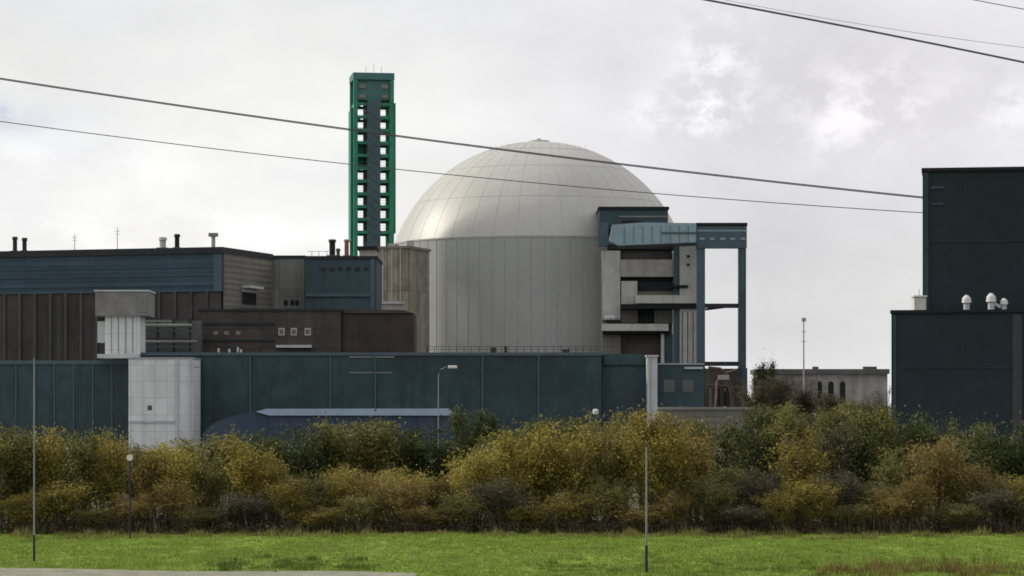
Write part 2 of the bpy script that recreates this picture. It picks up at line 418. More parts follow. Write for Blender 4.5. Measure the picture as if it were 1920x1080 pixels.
g = MB(SX, SY, th); g.box(-hw+.44, -1.8, -1.0, .8, PZ(318, 575), PZ(268, 575)); g.build('lift_cabin', 'green_d', t)
g = MB(SX, SY, th)
g.box(-hw-.5, hw+.5, -hw-.5, hw+.5, zt-1.4, zt); g.box(-hw+.2, hw-.2, -hw+.2, hw-.2, zt-5.6, zt-1.41)
g.build('head_louvres', 'teal', t)
for z in (zt-2.8, zt-4.9):
    for s_ in (-1, 1): g = MB(SX, SY, th); g.box(s_*2.35-.75, s_*2.35+.75, -hw-.06, -hw+.19, z-.4, z+.5); g.build('louvre_opening', 'greyblue', t)
for k in range(3): g = MB(SX, SY, th); g.cyl(-1.6+k*1.6, -hw, zt+.003, zt+1.4+.4*(k == 1), .04, n=5); g.build('lightning_rod', 'steel', t)

# ------------------------------------------------------------------ turbine hall (left)
TX, TY = PX(415, 480), 480
zr = PZ(463, 480)
t = thing('turbine_hall', 'large turbine hall with blue slate upper band above brown ribbed wall at left', 'industrial hall', (TX, TY, 0))
zband = PZ(546, 480)
mb = MB(TX, TY, ROT); mb.box(-75, 0, .0, 22.4, zband, zr-1.1); ub = mb.build('upper_wall', 'slate_h', t)
mb = MB(TX, TY, ROT); mb.box(-74.7, -.3, .3, 22.1, 0, zband-.003); lb = mb.build('lower_wall', 'ribbed_brown', t)
mb = MB(TX, TY, ROT); mb.box(-75.3, .35, -.35, 22.7, zr-1.1, zr); mb.build('roof_edge', 'darksteel', t)
mb = MB(TX, TY, ROT)
mb.box(.003, .25, .8, 22.39, 0, zr-1.103); mb.build('side_wall', 'greybrown', t)
mb = MB(TX, TY, ROT)
for i in range(24): mb.box(-72+i*3.0, -71.55+i*3.0, -.05, .297, 0, zband-.01)
mb.build('wall_ribs', material('rib sheet', (.058, .058, .058), .6, .3), lb)
mb = MB(TX, TY, ROT); mb.box(.26, .55, 8.6, 14.5, PZ(548, 490), PZ(541, 490)); mb.box(.26, 1.8, 8.4, 14.8, PZ(541, 490)+.01, PZ(536, 490)); mb.build('canopy', 'greywhite', t)
mb = MB(TX, TY, ROT); mb.box(.255, .42, 8.6, 14.6, PZ(570, 490), PZ(549, 490)); mb.build('loading_door', 'black', t)
mb = MB(TX, TY, ROT); mb.box(-1.4, .02, -.07, -.003, zband, zr-1.12); mb.build('corner_trim', 'gantry', ub)
mb = MB(TX, TY, ROT)
for z in (zband+1.0, zband+2.6, zr-3.6): mb.box(-74.9, -1.5, -.10, -.003, z, z+.13)
mb.build('sheet_rails', 'teal_dark', ub)
def roofitem(kind, px, pytop, Y, w, label, mat='darksteel', cat='vent', zbase=None):
    x = PX(px, Y); z1 = PZ(pytop, Y); z0 = zr+.004 if zbase is None else zbase
    tt = thing(kind, label, cat, (x, Y, z0))
    if kind == 'roof_vent':
        m_ = MB(); m_.cyl(x, Y, z0, z1-.5, w*.36, n=14); m_.build('pipe', mat, tt)
        m_ = MB(); m_.cyl(x, Y, z1-.5, z1, w*.5, w*.42, n=14); m_.build('cowl', mat, tt)
        m_ = MB(); m_.box(x-w*.6, x+w*.6, Y-w*.6, Y+w*.6, z0-.003, z0+.25); m_.build('base', 'roof', tt)
    elif kind == 'antenna':
        m_ = MB(); m_.cyl(x, Y, z0, z1, .07, .05, n=6); m_.build('mast', 'steel', tt)
        m_ = MB(); m_.bar((x-.5, Y, z1-.7), (x+.5, Y, z1-.7), .06); m_.bar((x-.35, Y, z1-1.2), (x+.35, Y, z1-1.2), .06); m_.build('crossbars', 'steel', tt)
    elif kind == 'tee_vent':
        m_ = MB(); m_.cyl(x, Y, z0, z1-.6, .35, n=12); m_.build('pipe', 'steel', tt)
        m_ = MB(); m_.box(x-w*.5, x+w*.5, Y-.6, Y+.6, z1-.6, z1); m_.build('cowl', mat, tt)
    return tt
def hallY(px):                            # a row 3 m behind the roof edge
    k = (px-960)/FPX; d = 3.0
    # solve point on the line (TX,TY)+s*(-cos,sin)+d*(sin,cos)
    c_, s_ = math.cos(-ROT), math.sin(-ROT)
    ox, oy = TX+d*s_, TY+d*c_
    s = (ox-k*oy)/(c_+k*s_); return oy+s*s_
roofitem('roof_vent', 28, 444, hallY(28), 1.1, 'leftmost dark pipe vent of the pair on the turbine hall roof')
roofitem('roof_vent', 46, 446, hallY(46), 1.1, 'right-hand dark pipe vent of the pair at the left end of the turbine hall roof')
roofitem('antenna', 140, 438, hallY(140), 1, 'thin short antenna on the turbine hall roof left of the taller one', cat='antenna')
roofitem('antenna', 220, 426, hallY(220), 1, 'tallest thin antenna standing on the turbine hall roof', cat='antenna')
roofitem('roof_vent', 305, 445, hallY(305), 1.6, 'pale squat roof vent just left of the black chimney on the turbine hall', 'greywhite')
roofitem('roof_vent', 332, 439, hallY(332), 1.15, 'stout black vent chimney on the turbine hall roof', 'black')
roofitem('tee_vent', 400, 437, hallY(400), 1.6, 'T-shaped vent near the right corner of the turbine hall roof', 'greyblue')

# ------------------------------------------------------------------ grey annexe and dark blue block
Y = 503
t = thing('grey_annex', 'pale grey flat-roofed annexe between the turbine hall and the dark blue block', 'building', (PX(530, Y), Y, 0))
x0, x1, z1 = PX(492, Y), PX(571, Y), PZ(479, Y)
mb = MB(); mb.box(x0, x1, Y, Y+18, 0, z1-.5); mb.build('wall', 'greyblue', t)
mb = MB(); mb.box(x0-.2, x1+.2, Y-.25, Y+18.2, z1-.5, z1); mb.build('roof_edge', 'darksteel', t)
for px in (536, 548, 557): mb = MB(); mb.box(PX(px, Y)-.35, PX(px, Y)+.35, Y-.06, Y+.05, PZ(573, Y), PZ(563, Y)); mb.build('window', 'black', t)
Y = 497
t = thing('blue_block', 'dark blue slate block with roof machinery below the green stack', 'building', (PX(638, Y), Y, 0))
x0, x1, z1 = PX(572, Y), PX(706, Y), PZ(480, Y)
mb = MB(); mb.box(x0, x1, Y, Y+20, 0, z1-.5); w_ = mb.build('wall', 'slate', t)
mb = MB(); mb.box(x0-.2, x1+.2, Y-.25, Y+20.2, z1-.5, z1); mb.build('roof_edge', 'darksteel', t)
for i in range(6):
    mb = MB(); px = 606+i*16; mb.box(PX(px, Y)-.45, PX(px, Y)+.45, Y-.07, Y+.05, PZ(508, Y), PZ(501, Y)); mb.build('louvre', 'darksteel', w_)
mb = MB(); mb.box(x1-1.1, x1-.3, Y-.18, Y-.003, 0, z1-.51); mb.build('corner_trim', 'gantry', w_)
mb = MB(); mb.box(x0+.2, x1-1.2, Y-.4, Y-.003, PZ(556, Y), PZ(551, Y)); mb.build('band', 'gantry', w_)
mb = MB()
mb.box(PX(672, Y), PX(703, Y), Y+3, Y+9, z1+.003, PZ(466, Y)); mb.build('penthouse', 'pinkish', t)
mb = MB(); mb.box(PX(668, Y), PX(706, Y), Y+2.4, Y+9.6, PZ(466, Y)+.003, PZ(460, Y)); mb.build('penthouse_roof', 'black', t)
mb = MB()
for px in (584, 597, 612): mb.cyl(PX(px, Y), Y+1, z1+.003, z1+.9, .05, n=5)
mb.bar((x0+.3, Y+1, z1+.9), (PX(616, Y), Y+1, z1+.9), .07); mb.build('railing', 'darksteel', t)
zb_ = z1+.004
roofitem('roof_vent', 623, 449, Y+2.5, 1.5, 'black roof vent at the left on the dark blue block', 'black', zbase=zb_)
roofitem('roof_vent', 650, 449, Y+2.5, 1.1, 'faded red roof vent between the black one and the penthouse on the blue block', 'red', zbase=zb_)
roofitem('roof_vent', 634, 466, Y+3.5, .9, 'short grey roof pipe between the two taller vents on the blue block', 'roof', zbase=zb_)

# ------------------------------------------------------------------ brown switchgear building in the middle
Y = 470
t = thing('brown_building', 'long low brown building with small pale windows behind the teal hall', 'building', (PX(560, Y), Y, 0))
mb = MB(); mb.box(PX(372, Y), PX(640, Y), Y, Y+12, 0, PZ(583, Y)); w_ = mb.build('wall', 'brown', t)
mb = MB(); mb.box(PX(370, Y), PX(641, Y), Y-.25, Y+12.2, PZ(583, Y)+.003, PZ(579, Y)); mb.build('roof_edge', 'darksteel', t)
mb = MB(); mb.box(PX(641.5, Y), PX(776, Y), Y+1, Y+14, 0, PZ(587, Y)); mb.build('right_wing', material('dark brown facade', (.052, .040, .033), .8, .25, .3, 0, None, (5, 8, .06, .12, .7)), t)
mb = MB(); mb.prism([(PX(642, Y), PZ(587, Y)), (PX(776, Y), PZ(587, Y)), (PX(756, Y), PZ(581, Y)), (PX(642, Y), PZ(579, Y))], Y+.6, Y+14.3); mb.build('right_roof', 'brown', t)
for px in (528, 551, 577):
    mb = MB(); mb.box(PX(px-6, Y), PX(px+6, Y), Y-.12, Y-.003, PZ(629, Y), PZ(615, Y)); f_ = mb.build('window', 'pinkish', t)
    mb = MB(); mb.box(PX(px-3.5, Y), PX(px+3.5, Y), Y-.17, Y-.122, PZ(626, Y), PZ(618, Y)); mb.build('pane', 'glass', f_)
mb = MB(); mb.box(PX(518, Y), PX(585, Y), Y-.9, Y-.003, PZ(652, Y), PZ(647, Y)); mb.build('ledge', 'greywhite', t)
mb = MB()
for px in (405, 425, 447): mb.box(PX(px-5, Y), PX(px+4, Y), Y-.1, Y-.003, PZ(628, Y), PZ(621, Y))
mb.build('vent_grilles', 'greyblue', w_)
mb = MB(); mb.box(PX(380, Y), PX(515, Y), Y-.2, Y-.003, PZ(609, Y), PZ(605, Y)); mb.box(PX(380, Y), PX(515, Y), Y-.2, Y-.003, PZ(640, Y), PZ(637, Y)); mb.build('pipe_rails', 'darksteel', w_)
t = thing('roof_house', 'small pale concrete rooftop house at the foot of the tan tower', 'rooftop house', (PX(735, 536), 536, 0))
mb = MB(); mb.box(PX(714, 536), PX(756, 536), 536, 540, 0, PZ(570, 536)); mb.build('wall', 'pinkish', t)
mb = MB(); mb.box(PX(712, 536), PX(758, 536), 535.7, 540.3, PZ(570, 536)+.003, PZ(565, 536)); mb.build('roof', 'concrete', t)
# pipe rack left of it
Y = 462
t = thing('pipe_rack', 'grey steel pipe rack right of the T-shaped tower and above the white block', 'pipe rack', (PX(318, Y), Y, 0))
mb = MB()
for px in (268, 296, 326, 356): mb.box(PX(px-2, Y), PX(px+2, Y), Y, Y+.4, 0, PZ(596, Y))
mb.build('posts', 'darksteel', t)
for i, py in enumerate((600, 618, 633, 648)):
    mb = MB(); mb.box(PX(266, Y), PX((322, 362, 352, 360)[i], Y), Y-.4, Y-.003, PZ(py+4, Y), PZ(py, Y)); mb.build('beam', ('greyblue', 'roof', 'brown', 'roof')[i], t)
mb = MB(); mb.tube([(PX(266, Y), Y-.8, PZ(611, Y)), (PX(360, Y), Y-.8, PZ(611, Y))], .3, 8); mb.tube([(PX(266, Y), Y-.8, PZ(641, Y)), (PX(370, Y), Y-.8, PZ(641, Y))], .25, 8); mb.build('pipes', 'greyblue', t)
mb = MB(); mb.box(PX(266, Y), PX(372, Y), Y+3, Y+6, 0, PZ(600, Y)); mb.build('back_wall', 'roof', t)

# ------------------------------------------------------------------ T tower
Y = 446
t = thing('hopper_tower', 'T-shaped pale tower with wide grey box head standing on the dark hall roof', 'tower', (PX(228, Y), Y, PZ(668, Y)))
mb = MB(); mb.box(PX(197, Y), PX(262, Y), Y, Y+7, PZ(664, Y), PZ(592, Y)); mb.build('shaft', 'white', t)
mb = MB(); mb.box(PX(180, Y), PX(278, Y), Y-.9, Y+8, PZ(592, Y)+.003, PZ(547, Y)); hd = mb.build('head', material('grey concrete head', (.20, .195, .19), .8, .2, .4), t)
mb = MB(); mb.box(PX(178, Y), PX(280, Y), Y-1.1, Y+8.2, PZ(547, Y)+.003, PZ(544, Y)); mb.build('roof_edge', 'greywhite', t)
mb = MB(); mb.box(PX(259, Y), PX(277.5, Y), Y-1.0, Y-.903, PZ(586, Y), PZ(551, Y)); mb.build('side_panel', 'greyblue', hd)
mb = MB(); mb.box(PX(181, Y), PX(196.8, Y), Y+1, Y+4, PZ(642, Y), PZ(602, Y)); mb.build('side_box', 'greywhite', t)
mb = MB(); mb.box(PX(185, Y), PX(262, Y), Y-1.6, Y+8, PZ(672, Y), PZ(664, Y)-.003); mb.build('base_slab', 'greywhite', t)
mb = MB()
for px in (209, 222, 236, 249): mb.box(PX(px, Y)-.06, PX(px, Y)+.06, Y-.09, Y-.003, PZ(662, Y), PZ(594, Y))
mb.build('joint_strips', 'seam', t)
mb = MB(); mb.box(PX(181, Y)-.3, PX(197, Y), Y+5, Y+7, PZ(640, Y), PZ(594, Y)); mb.build('rear_duct', 'darksteel', t)

# ------------------------------------------------------------------ white block
Y = 434
t = thing('white_block', 'white panelled block standing in front of the dark teal hall above the hedge', 'building', (PX(300, Y), Y, 0))
mb = MB(); mb.box(PX(241, Y), PX(361, Y), Y, Y+11, 0, PZ(673, Y)); w_ = mb.build('wall', 'white', t)
mb = MB(); mb.box(PX(240, Y), PX(362, Y), Y-.15, Y+11.1, PZ(673, Y)+.003, PZ(670, Y)); mb.build('coping', 'steel', t)
mb = MB(); mb.box(PX(277, Y), PX(285, Y), Y-.08, Y+.05, PZ(769, Y), PZ(760, Y)); mb.build('window', 'glass', t)
mb = MB(); mb.box(PX(329, Y), PX(334, Y), Y-.35, Y-.003, 0, PZ(676, Y)); mb.box(PX(354, Y), PX(358, Y), Y-.35, Y-.003, 0, PZ(676, Y)); mb.build('downpipes', 'greywhite', t)
mb = MB(); mb.box(PX(242, Y), PX(328, Y), Y-.3, Y-.003, PZ(792, Y), PZ(788, Y)); mb.build('ledge', 'greywhite', w_)
mb = MB(); mb.box(PX(262, Y), PX(350, Y), Y+12, Y+15, 0, PZ(667, Y)); mb.build('rear_duct', 'black', t)
mb = MB(); mb.box(PX(362.4, Y), PX(372, Y), Y+1, Y+1.3, PZ(690, Y), PZ(687, Y)); mb.build('bracket', 'steel', t)

# ------------------------------------------------------------------ long dark teal hall
Y = 448
t = thing('long_hall', 'long low dark teal clad hall running in front of the domed reactor', 'industrial hall', (PX(560, Y), Y, 0))
z1, z2 = PZ(676, Y), PZ(661, Y)
mb = MB(); mb.box(PX(-350, Y), PX(251, Y), Y, Y+14, 0, z1-.6); mb.build('left_wall', 'teal_dark', t)
mb = MB(); mb.box(PX(-350, Y), PX(251, Y), Y-.25, Y+14.2, z1-.6+.003, z1); mb.build('left_roof_edge', 'gantry', t)
mb = MB(); mb.box(PX(252, Y), PX(1128, Y), Y-.6, Y+14, 0, z2-.5); w_ = mb.build('main_wall', 'teal_dark', t)
mb = MB(); mb.box(PX(251.5, Y), PX(1129, Y), Y-.85, Y+14.2, z2-.5+.003, z2); mb.build('main_roof_edge', 'gantry', t)
mb = MB()
for px in (410, 430, 446, 452): mb.box(PX(px, Y)-.15, PX(px, Y)+.15, Y-.2, Y+.2, z2+.003, z2+rng.uniform(.5, 1.1))
mb.build('roof_stubs', 'greywhite', t)
mb = MB()                               # parapet railing and small machines along the roof
px = 800
while px < 1120:
    mb.box(PX(px, Y)-.04, PX(px, Y)+.04, Y+1, Y+1.08, z2+.003, z2+1.0); px += 14
mb.bar((PX(800, Y), Y+1.04, z2+1.0), (PX(1124, Y), Y+1.04, z2+1.0), .06); mb.bar((PX(800, Y), Y+1.04, z2+.55), (PX(1124, Y), Y+1.04, z2+.55), .05)
mb.build('railing', 'darksteel', t)
for px, w, h in ((925, 1.0, .9), (948, .5, 1.1), (1062, 1.2, .6)):
    mb = MB(); mb.box(PX(px, Y)-w/2, PX(px, Y)+w/2, Y+3, Y+4.4, z2+.003, z2+h); mb.build('roof_unit', 'brown', t)
mb = MB()
for px, wd in ((470, .12), (620, .12), (704, .1), (905, .12), (1010, .12)): mb.box(PX(px, Y)-wd, PX(px, Y)+wd, Y-.85, Y-.603, 0, z2-.52)
mb.build('downpipes', 'gantry', w_)
mb = MB(); mb.box(PX(655, Y), PX(740, Y), Y-.75, Y-.603, PZ(671, Y), PZ(668, Y)); mb.box(PX(655, Y), PX(735, Y), Y-.7, Y-.603, PZ(700, Y), PZ(697.5, Y)); mb.build('pale_strips', 'greyblue', w_)
mb = MB()
for i in range(16): mb.box(PX(-330+i*36, Y)-.1, PX(-330+i*36, Y)+.1, Y-.2, Y-.003, 0, z1-.61)
mb.build('left_ribs', 'gantry', t)
for px in (1002, 1060, 1100): mb = MB(); mb.box(PX(px-9, Y), PX(px+9, Y), Y-.68, Y-.603, PZ(719, Y), PZ(700, Y)); mb.build('faded_panel', 'teal_dark', w_)

Y = 452
t = thing('end_hall', 'blue grey hall wing at the right end of the long teal hall', 'industrial hall', (PX(1200, Y), Y, 0))
mb = MB(); mb.box(PX(1129.5, Y), PX(1320, Y), Y, Y+13, 0, PZ(684, Y)); mb.build('wall', 'slate', t)
mb = MB(); mb.box(PX(1131, Y), PX(1211, Y), Y-.6, Y+8, PZ(684, Y)+.003, PZ(664, Y)); mb.build('upper_wall', 'teal_dark', t)
mb = MB(); mb.box(PX(1236, Y), PX(1320.5, Y), Y-.2, Y+13.2, PZ(684, Y)+.003, PZ(681, Y)); mb.build('roof_edge', 'steel', t)
for px in (1255, 1290): mb = MB(); mb.box(PX(px, Y)-.9, PX(px, Y)+.9, Y-.06, Y+.05, PZ(735, Y), PZ(712, Y)); mb.build('window', 'glass', t)
mb = MB(); mb.box(PX(1283, Y), PX(1318, Y), Y-.5, Y-.07, PZ(692, Y), PZ(688, Y)); mb.build('canopy', 'greywhite', t)
t = thing('pale_column', 'pale concrete shaft rising between the teal hall and its blue grey wing', 'stair shaft', (PX(1222, 448), 448, 0))
mb = MB(); mb.box(PX(1213, 448), PX(1232, 448), 447, 450.9, 0, PZ(669, 448)); mb.build('shaft', 'greywhite', t)
mb = MB(); mb.box(PX(1211, 448), PX(1234, 448), 446.7, 451.1, PZ(669, 448)+.003, PZ(666, 448)); mb.build('cap', 'concrete', t)
mb = MB(); mb.box(PX(1219, 448), PX(1220, 448), 446.93, 446.997, 0, PZ(672, 448)); mb.build('joint', 'seam', t)

# ------------------------------------------------------------------ lock building right of the drum
Y = 560
t = thing('lock_building', 'pale concrete lock building with dark recesses and balconies right of the drum', 'building', (PX(1200, Y), Y, 0))
def bb(x0, x1, y0, y1, d0, d1, mat, name, par=None, YY=Y):
    m_ = MB(); m_.box(PX(x0, YY), PX(x1, YY), YY+d0, YY+d1, PZ(y1, YY), PZ(y0, YY)); return m_.build(name, mat, par or t)
bb(1130, 1262, 468, 845, 3, 22, 'pinkish', 'core_wall')
bb(1130, 1163, 470, 600, 0, 2.99, 'concrete', 'left_pier')
bb(1273, 1308, 458, 845, -3, 14, 'concrete', 'right_pier')
bb(1163.5, 1262, 474, 486, 1.2, 2.99, 'brown', 'top_recess')
bb(1163.5, 1266, 487, 519, -.5, 2.99, 'pinkish', 'upper_balcony')
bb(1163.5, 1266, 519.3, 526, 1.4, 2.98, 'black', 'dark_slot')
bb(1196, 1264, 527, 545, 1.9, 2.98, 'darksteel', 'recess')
bb(1165, 1195, 527, 570, -.2, 2.98, 'concrete', 'middle_pier')
bb(1196, 1264, 546, 554, .6, 2.97, 'greybrown', 'sill')
bb(1190, 1309, 555, 570, -4, -3.1, 'concrete', 'lower_balcony')
bb(1190, 1272, 555, 571, -3.05, 2.9, 'pinkish', 'balcony_floor')
bb(1164, 1312, 571.4, 580, -3.6, 2.9, 'black', 'shaded_underside')  # black strip put in for the shaded underside of the balcony
bb(1165, 1196, 580.3, 606, .5, 2.9, 'greybrown', 'lower_wall')
bb(1200, 1212, 582, 604, 1.2, 2.9, 'black', 'opening'); bb(1216, 1226, 582, 604, 1.2, 2.9, 'black', 'opening')
bb(1227, 1262, 581, 606, .8, 2.9, 'greyblue', 'lower_panel')
bb(1128, 1252, 608, 621, -2.6, 2.9, 'concrete', 'platform')
bb(1130, 1256, 621.4, 626, -1.6, 2.9, 'black', 'painted_platform_shadow')  # shadow under the platform, painted as a black strip
bb(1168, 1238, 627, 845, 1.6, 2.9, 'brown', 'lower_front')
bb(1130, 1164, 627, 845, .6, 2.9, 'greybrown', 'lower_left_wall')
bb(1239, 1245, 622, 845, -1, 1, 'concrete', 'post'); bb(1262.5, 1272.5, 459, 845, -1.8, 0, 'gantry', 'post')
bb(1246, 1262, 627, 845, .4, 2.9, 'gantry', 'lower_right_panel')
bb(1258, 1288, 536, 541, -3.6, -1.82, 'black', 'walkway')
bb(1133, 1152, 592, 600, -2.2, -1.0, 'white', 'white_unit'); bb(1138, 1158, 600.2, 607.6, -2.4, -.4, 'black', 'dark_unit')
bb(1286, 1291, 480, 484, -3.2, -3.004, 'black', 'vent_hole'); bb(1286, 1291, 496, 500, -3.2, -3.004, 'black', 'vent_hole')
for k in range(3): bb(1277+k*10, 1278+k*10, 585, 800, -3.15, -3.004, 'darksteel', 'joint')
# railings of the balconies
m_ = MB()
for px in range(1130, 1252, 8): m_.box(PX(px, Y)-.03, PX(px, Y)+.03, Y-2.5, Y-2.44, PZ(608, Y)+.003, PZ(598, Y))
m_.bar((PX(1129, Y), Y-2.47, PZ(598, Y)), (PX(1251, Y), Y-2.47, PZ(598, Y)), .06)
m_.build('railing', 'darksteel', t)
# top house
t2 = thing('crane_house', 'dark slate crane house with black roof edge against the right side of the dome', 'crane house', (PX(1190, Y), Y, PZ(430, Y)))
bb(1124, 1253, 392, 430, 1, 17, 'slate', 'wall', t2)
bb(1122, 1255, 387, 391.8, .5, 17.5, 'black', 'roof_edge', t2)
bb(1160, 1252, 404, 407, .8, .99, 'greyblue', 'strip', t2)
bb(1168, 1205, 413, 418, .8, .99, 'black', 'slot', t2)
bb(1122, 1140, 418, 462, -1.5, .99, 'gantry', 'left_bracket', t2)
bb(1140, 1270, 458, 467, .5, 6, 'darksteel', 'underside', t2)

# ------------------------------------------------------------------ gantry
Y = 550
t = thing('gantry_crane', 'tall blue grey steel portal gantry with sky showing through two openings', 'gantry', (PX(1354, Y), Y, 0))
zg = lambda py: PZ(py, Y)
def gb(x0, x1, y0, y1, d0, d1, mat, name, par=None):
    m_ = MB(); m_.box(PX(x0, Y), PX(x1, Y), Y+d0, Y+d1, zg(y1), zg(y0)); return m_.build(name, mat, par or t)
gb(1307, 1322, 465, 840, 0, 2, 'gantry', 'leg'); gb(1385, 1399, 465, 840, 0, 2, 'gantry', 'leg')
gb(1306, 1400, 424, 465, -.4, 2.4, 'gantry', 'head_beam'); gb(1305, 1401, 418, 423.8, -.6, 2.6, 'black', 'head_cap')
m_ = MB()
for k in range(5): m_.box(PX(1312+k*19, Y), PX(1321+k*19, Y), Y-.5, Y-.403, zg(450), zg(446))
m_.build('rivet_plates', 'beam', t)
m_ = MB(); m_.box(PX(1307, Y), PX(1399, Y), Y-.46, Y-.403, zg(434), zg(431.5)); m_.build('beam_strip', 'beam', t)
gb(1322.3, 1384.7, 569, 577, .3, 1.7, 'darksteel', 'crossbar')
m_ = MB(); m_.bar((PX(1323, Y), Y+1, zg(580)), (PX(1372, Y), Y+1, zg(574)), .4); m_.build('crossbar_hoist', 'black', t)
gb(1322.3, 1384.7, 678, 686, .3, 1.7, 'darksteel', 'lower_crossbar')
m_ = MB(); m_.prism([(PX(1148, Y), zg(422)), (PX(1200, Y), zg(418)), (PX(1304.7, Y), zg(419)), (PX(1304.7, Y), zg(455)), (PX(1160, Y), zg(461)), (PX(1142, Y), zg(452))], 0+Y-1.2, Y+1.5)
m_.build('bridge_girder', 'beam', t)
m_ = MB(); m_.prism([(PX(1160, Y), zg(461.3)), (PX(1304.7, Y), zg(455.3)), (PX(1304.7, Y), zg(460)), (PX(1160, Y), zg(466))], Y-1.4, Y+2); m_.build('girder_flange', 'darksteel', t)
m_ = MB()
for k in range(8):
    px = 1170+k*17; m_.box(PX(px, Y), PX(px+1.6, Y), Y-1.32, Y-1.203, zg(456-.1*k), zg(424))
m_.build('girder_stiffeners', material('stiffener steel', (.13, .2, .235), .5), t)
gb(1240, 1305, 436, 439, -1.4, -1.203, 'gantry', 'girder_strip')
for x in (1306, 1384):
    gb(x, x+17, 690, 840, -.5, 2.5, 'slate', 'leg_sleeve')
m_ = MB()
for i in range(34):
    z = zg(840)+1+i*.9
    if z < zg(470): m_.bar((PX(1388, Y), Y-.35, z), (PX(1396, Y), Y-.35, z), .06)
m_.bar((PX(1388, Y), Y-.35, 2), (PX(1388, Y), Y-.35, zg(468)), .07); m_.bar((PX(1396, Y), Y-.35, 2), (PX(1396, Y), Y-.35, zg(468)), .07)
m_.build('ladder', 'darksteel', t)
# machinery below the portal
Y = 520
t = thing('pipework', 'rusty brown pipework and tanks standing below the portal gantry', 'pipework', (PX(1352, Y), Y, 0))
m_ = MB(); m_.box(PX(1324, Y), PX(1396, Y), Y+6, Y+10, 0, PZ(690, Y)); m_.build('rear_wall', 'brown', t)
m_ = MB()
m_.tube([P(1328, 690, Y), P(1350, 692, Y), P(1364, 706, Y), P(1372, 740, Y), P(1374, 800, Y)], .35, 8)
m_.tube([P(1382, 694, Y+1), P(1362, 700, Y+1), P(1344, 716, Y+1), P(1340, 800, Y+1)], .28, 8)
m_.tube([P(1326, 722, Y+2), P(1384, 728, Y+2)], .22, 8)
m_.build('pipes', material('rusty pipe', (.075, .05, .038), .8, .4, .8), t)
m_ = MB(); m_.cyl(PX(1342, Y), Y+3, 0, PZ(728, Y), 1.0, n=18); m_.cyl(PX(1368, Y), Y+3, 0, PZ(716, Y), .8, n=18); m_.build('tanks', 'darksteel', t)
m_ = MB(); m_.box(PX(1346, Y), PX(1366, Y), Y-1.2, Y-.5, PZ(712, Y), PZ(703, Y)); m_.build('hood', 'pinkish', t)
# low wall with pale coping
Y = 425
t = thing('low_building', 'low flat-roofed grey building showing as a pale strip over the hedge below the gantry', 'building', (PX(1320, Y), Y, 0))
m_ = MB(); m_.box(PX(1236, Y), PX(1425, Y), Y, Y+8, 0, PZ(768, Y)); m_.build('wall', 'greybrown', t)
m_ = MB(); m_.box(PX(1233, Y), PX(1428, Y), Y-.4, Y+8.3, PZ(768, Y)+.003, PZ(763, Y)); m_.build('roof', 'greyblue', t)

# ------------------------------------------------------------------ curved blue hall
Y = 405
t = thing('curved_hall', 'blue hall with rounded left end and pale blue roof edge behind the hedge', 'industrial hall', (PX(620, Y), Y, 0))
prof = [(380, 812), (392, 799), (412, 788), (440, 779), (470, 773), (498, 769.5), (842, 769), (850, 776)]
m_ = MB(); m_.prism([(PX(380, Y), 0)]+[(PX(a, Y), PZ(b, Y)) for a, b in prof]+[(PX(850, Y), 0)], Y, Y+26); m_.build('hall_body', 'bluehall', t)
m_ = MB(); m_.prism([(PX(480, Y), PZ(772, Y)), (PX(500, Y), PZ(766.5, Y)), (PX(842, Y), PZ(766, Y)), (PX(852, Y), PZ(779, Y)), (PX(505, Y), PZ(779, Y))], Y-.6, Y-.003); m_.build('roof_edge', 'bluefascia', t)
m_ = MB()
for k in range(9): m_.box(PX(500+k*40, Y)-.1, PX(500+k*40, Y)+.1, Y-.2, Y-.003, 0, PZ(779.5, Y))
m_.build('wall_posts', 'slate', t)

# ------------------------------------------------------------------ right dark boiler hall
Y = 430
t = thing('dark_tower_hall', 'tall blackish slate hall block with lower front block at the right edge', 'industrial hall', (PX(1850, Y), Y, 0))
def rb(x0, x1, y0, y1, d0, d1, mat, name, par=None, z0=None):
    m_ = MB(PX(1737, Y), Y+4, R(-9.3)); a = PX(x0, Y)-PX(1737, Y); b = PX(x1, Y)-PX(1737, Y)
    m_.box(a, b, d0-4, d1-4, PZ(y1, Y) if z0 is None else z0, PZ(y0, Y)); return m_.build(name, mat, par or t)
up = rb(1737, 2500, 318, 0, 4, 50, 'near_black', 'upper_wall', None, 0)
rb(1735, 2503, 311, 317.7, 3.6, 50.4, 'black', 'upper_roof_edge')
lo_ = rb(1681, 2600, 589, 0, -4, 3.9, 'near_black', 'lower_wall', None, 0)
rb(1679, 2603, 583, 588.7, -4.4, 3.3, 'black', 'lower_roof_edge')
rb(1739, 1748, 320, 580, 3.7, 3.99, 'teal_dark', 'corner_trim', up); rb(1684, 1690, 592, 840, -4.2, -4.01, 'teal_dark', 'corner_trim', lo_)
rb(1903, 1920, 592, 840, -4.2, -4.01, material('dull mauve panel', (.045, .042, .050), .6), 'mauve_panel', lo_)
for py in (346, 377): rb(1752, 1776, py, py+4, 3.8, 3.99, 'slate', 'small_vent', up)
for py in (450,): rb(1749, 2500, py, py+1.2, 3.85, 3.99, 'teal_dark', 'sheet_joint', up)
rb(1691, 1902, 690, 691.2, -4.12, -4.01, 'teal_dark', 'sheet_joint', lo_)
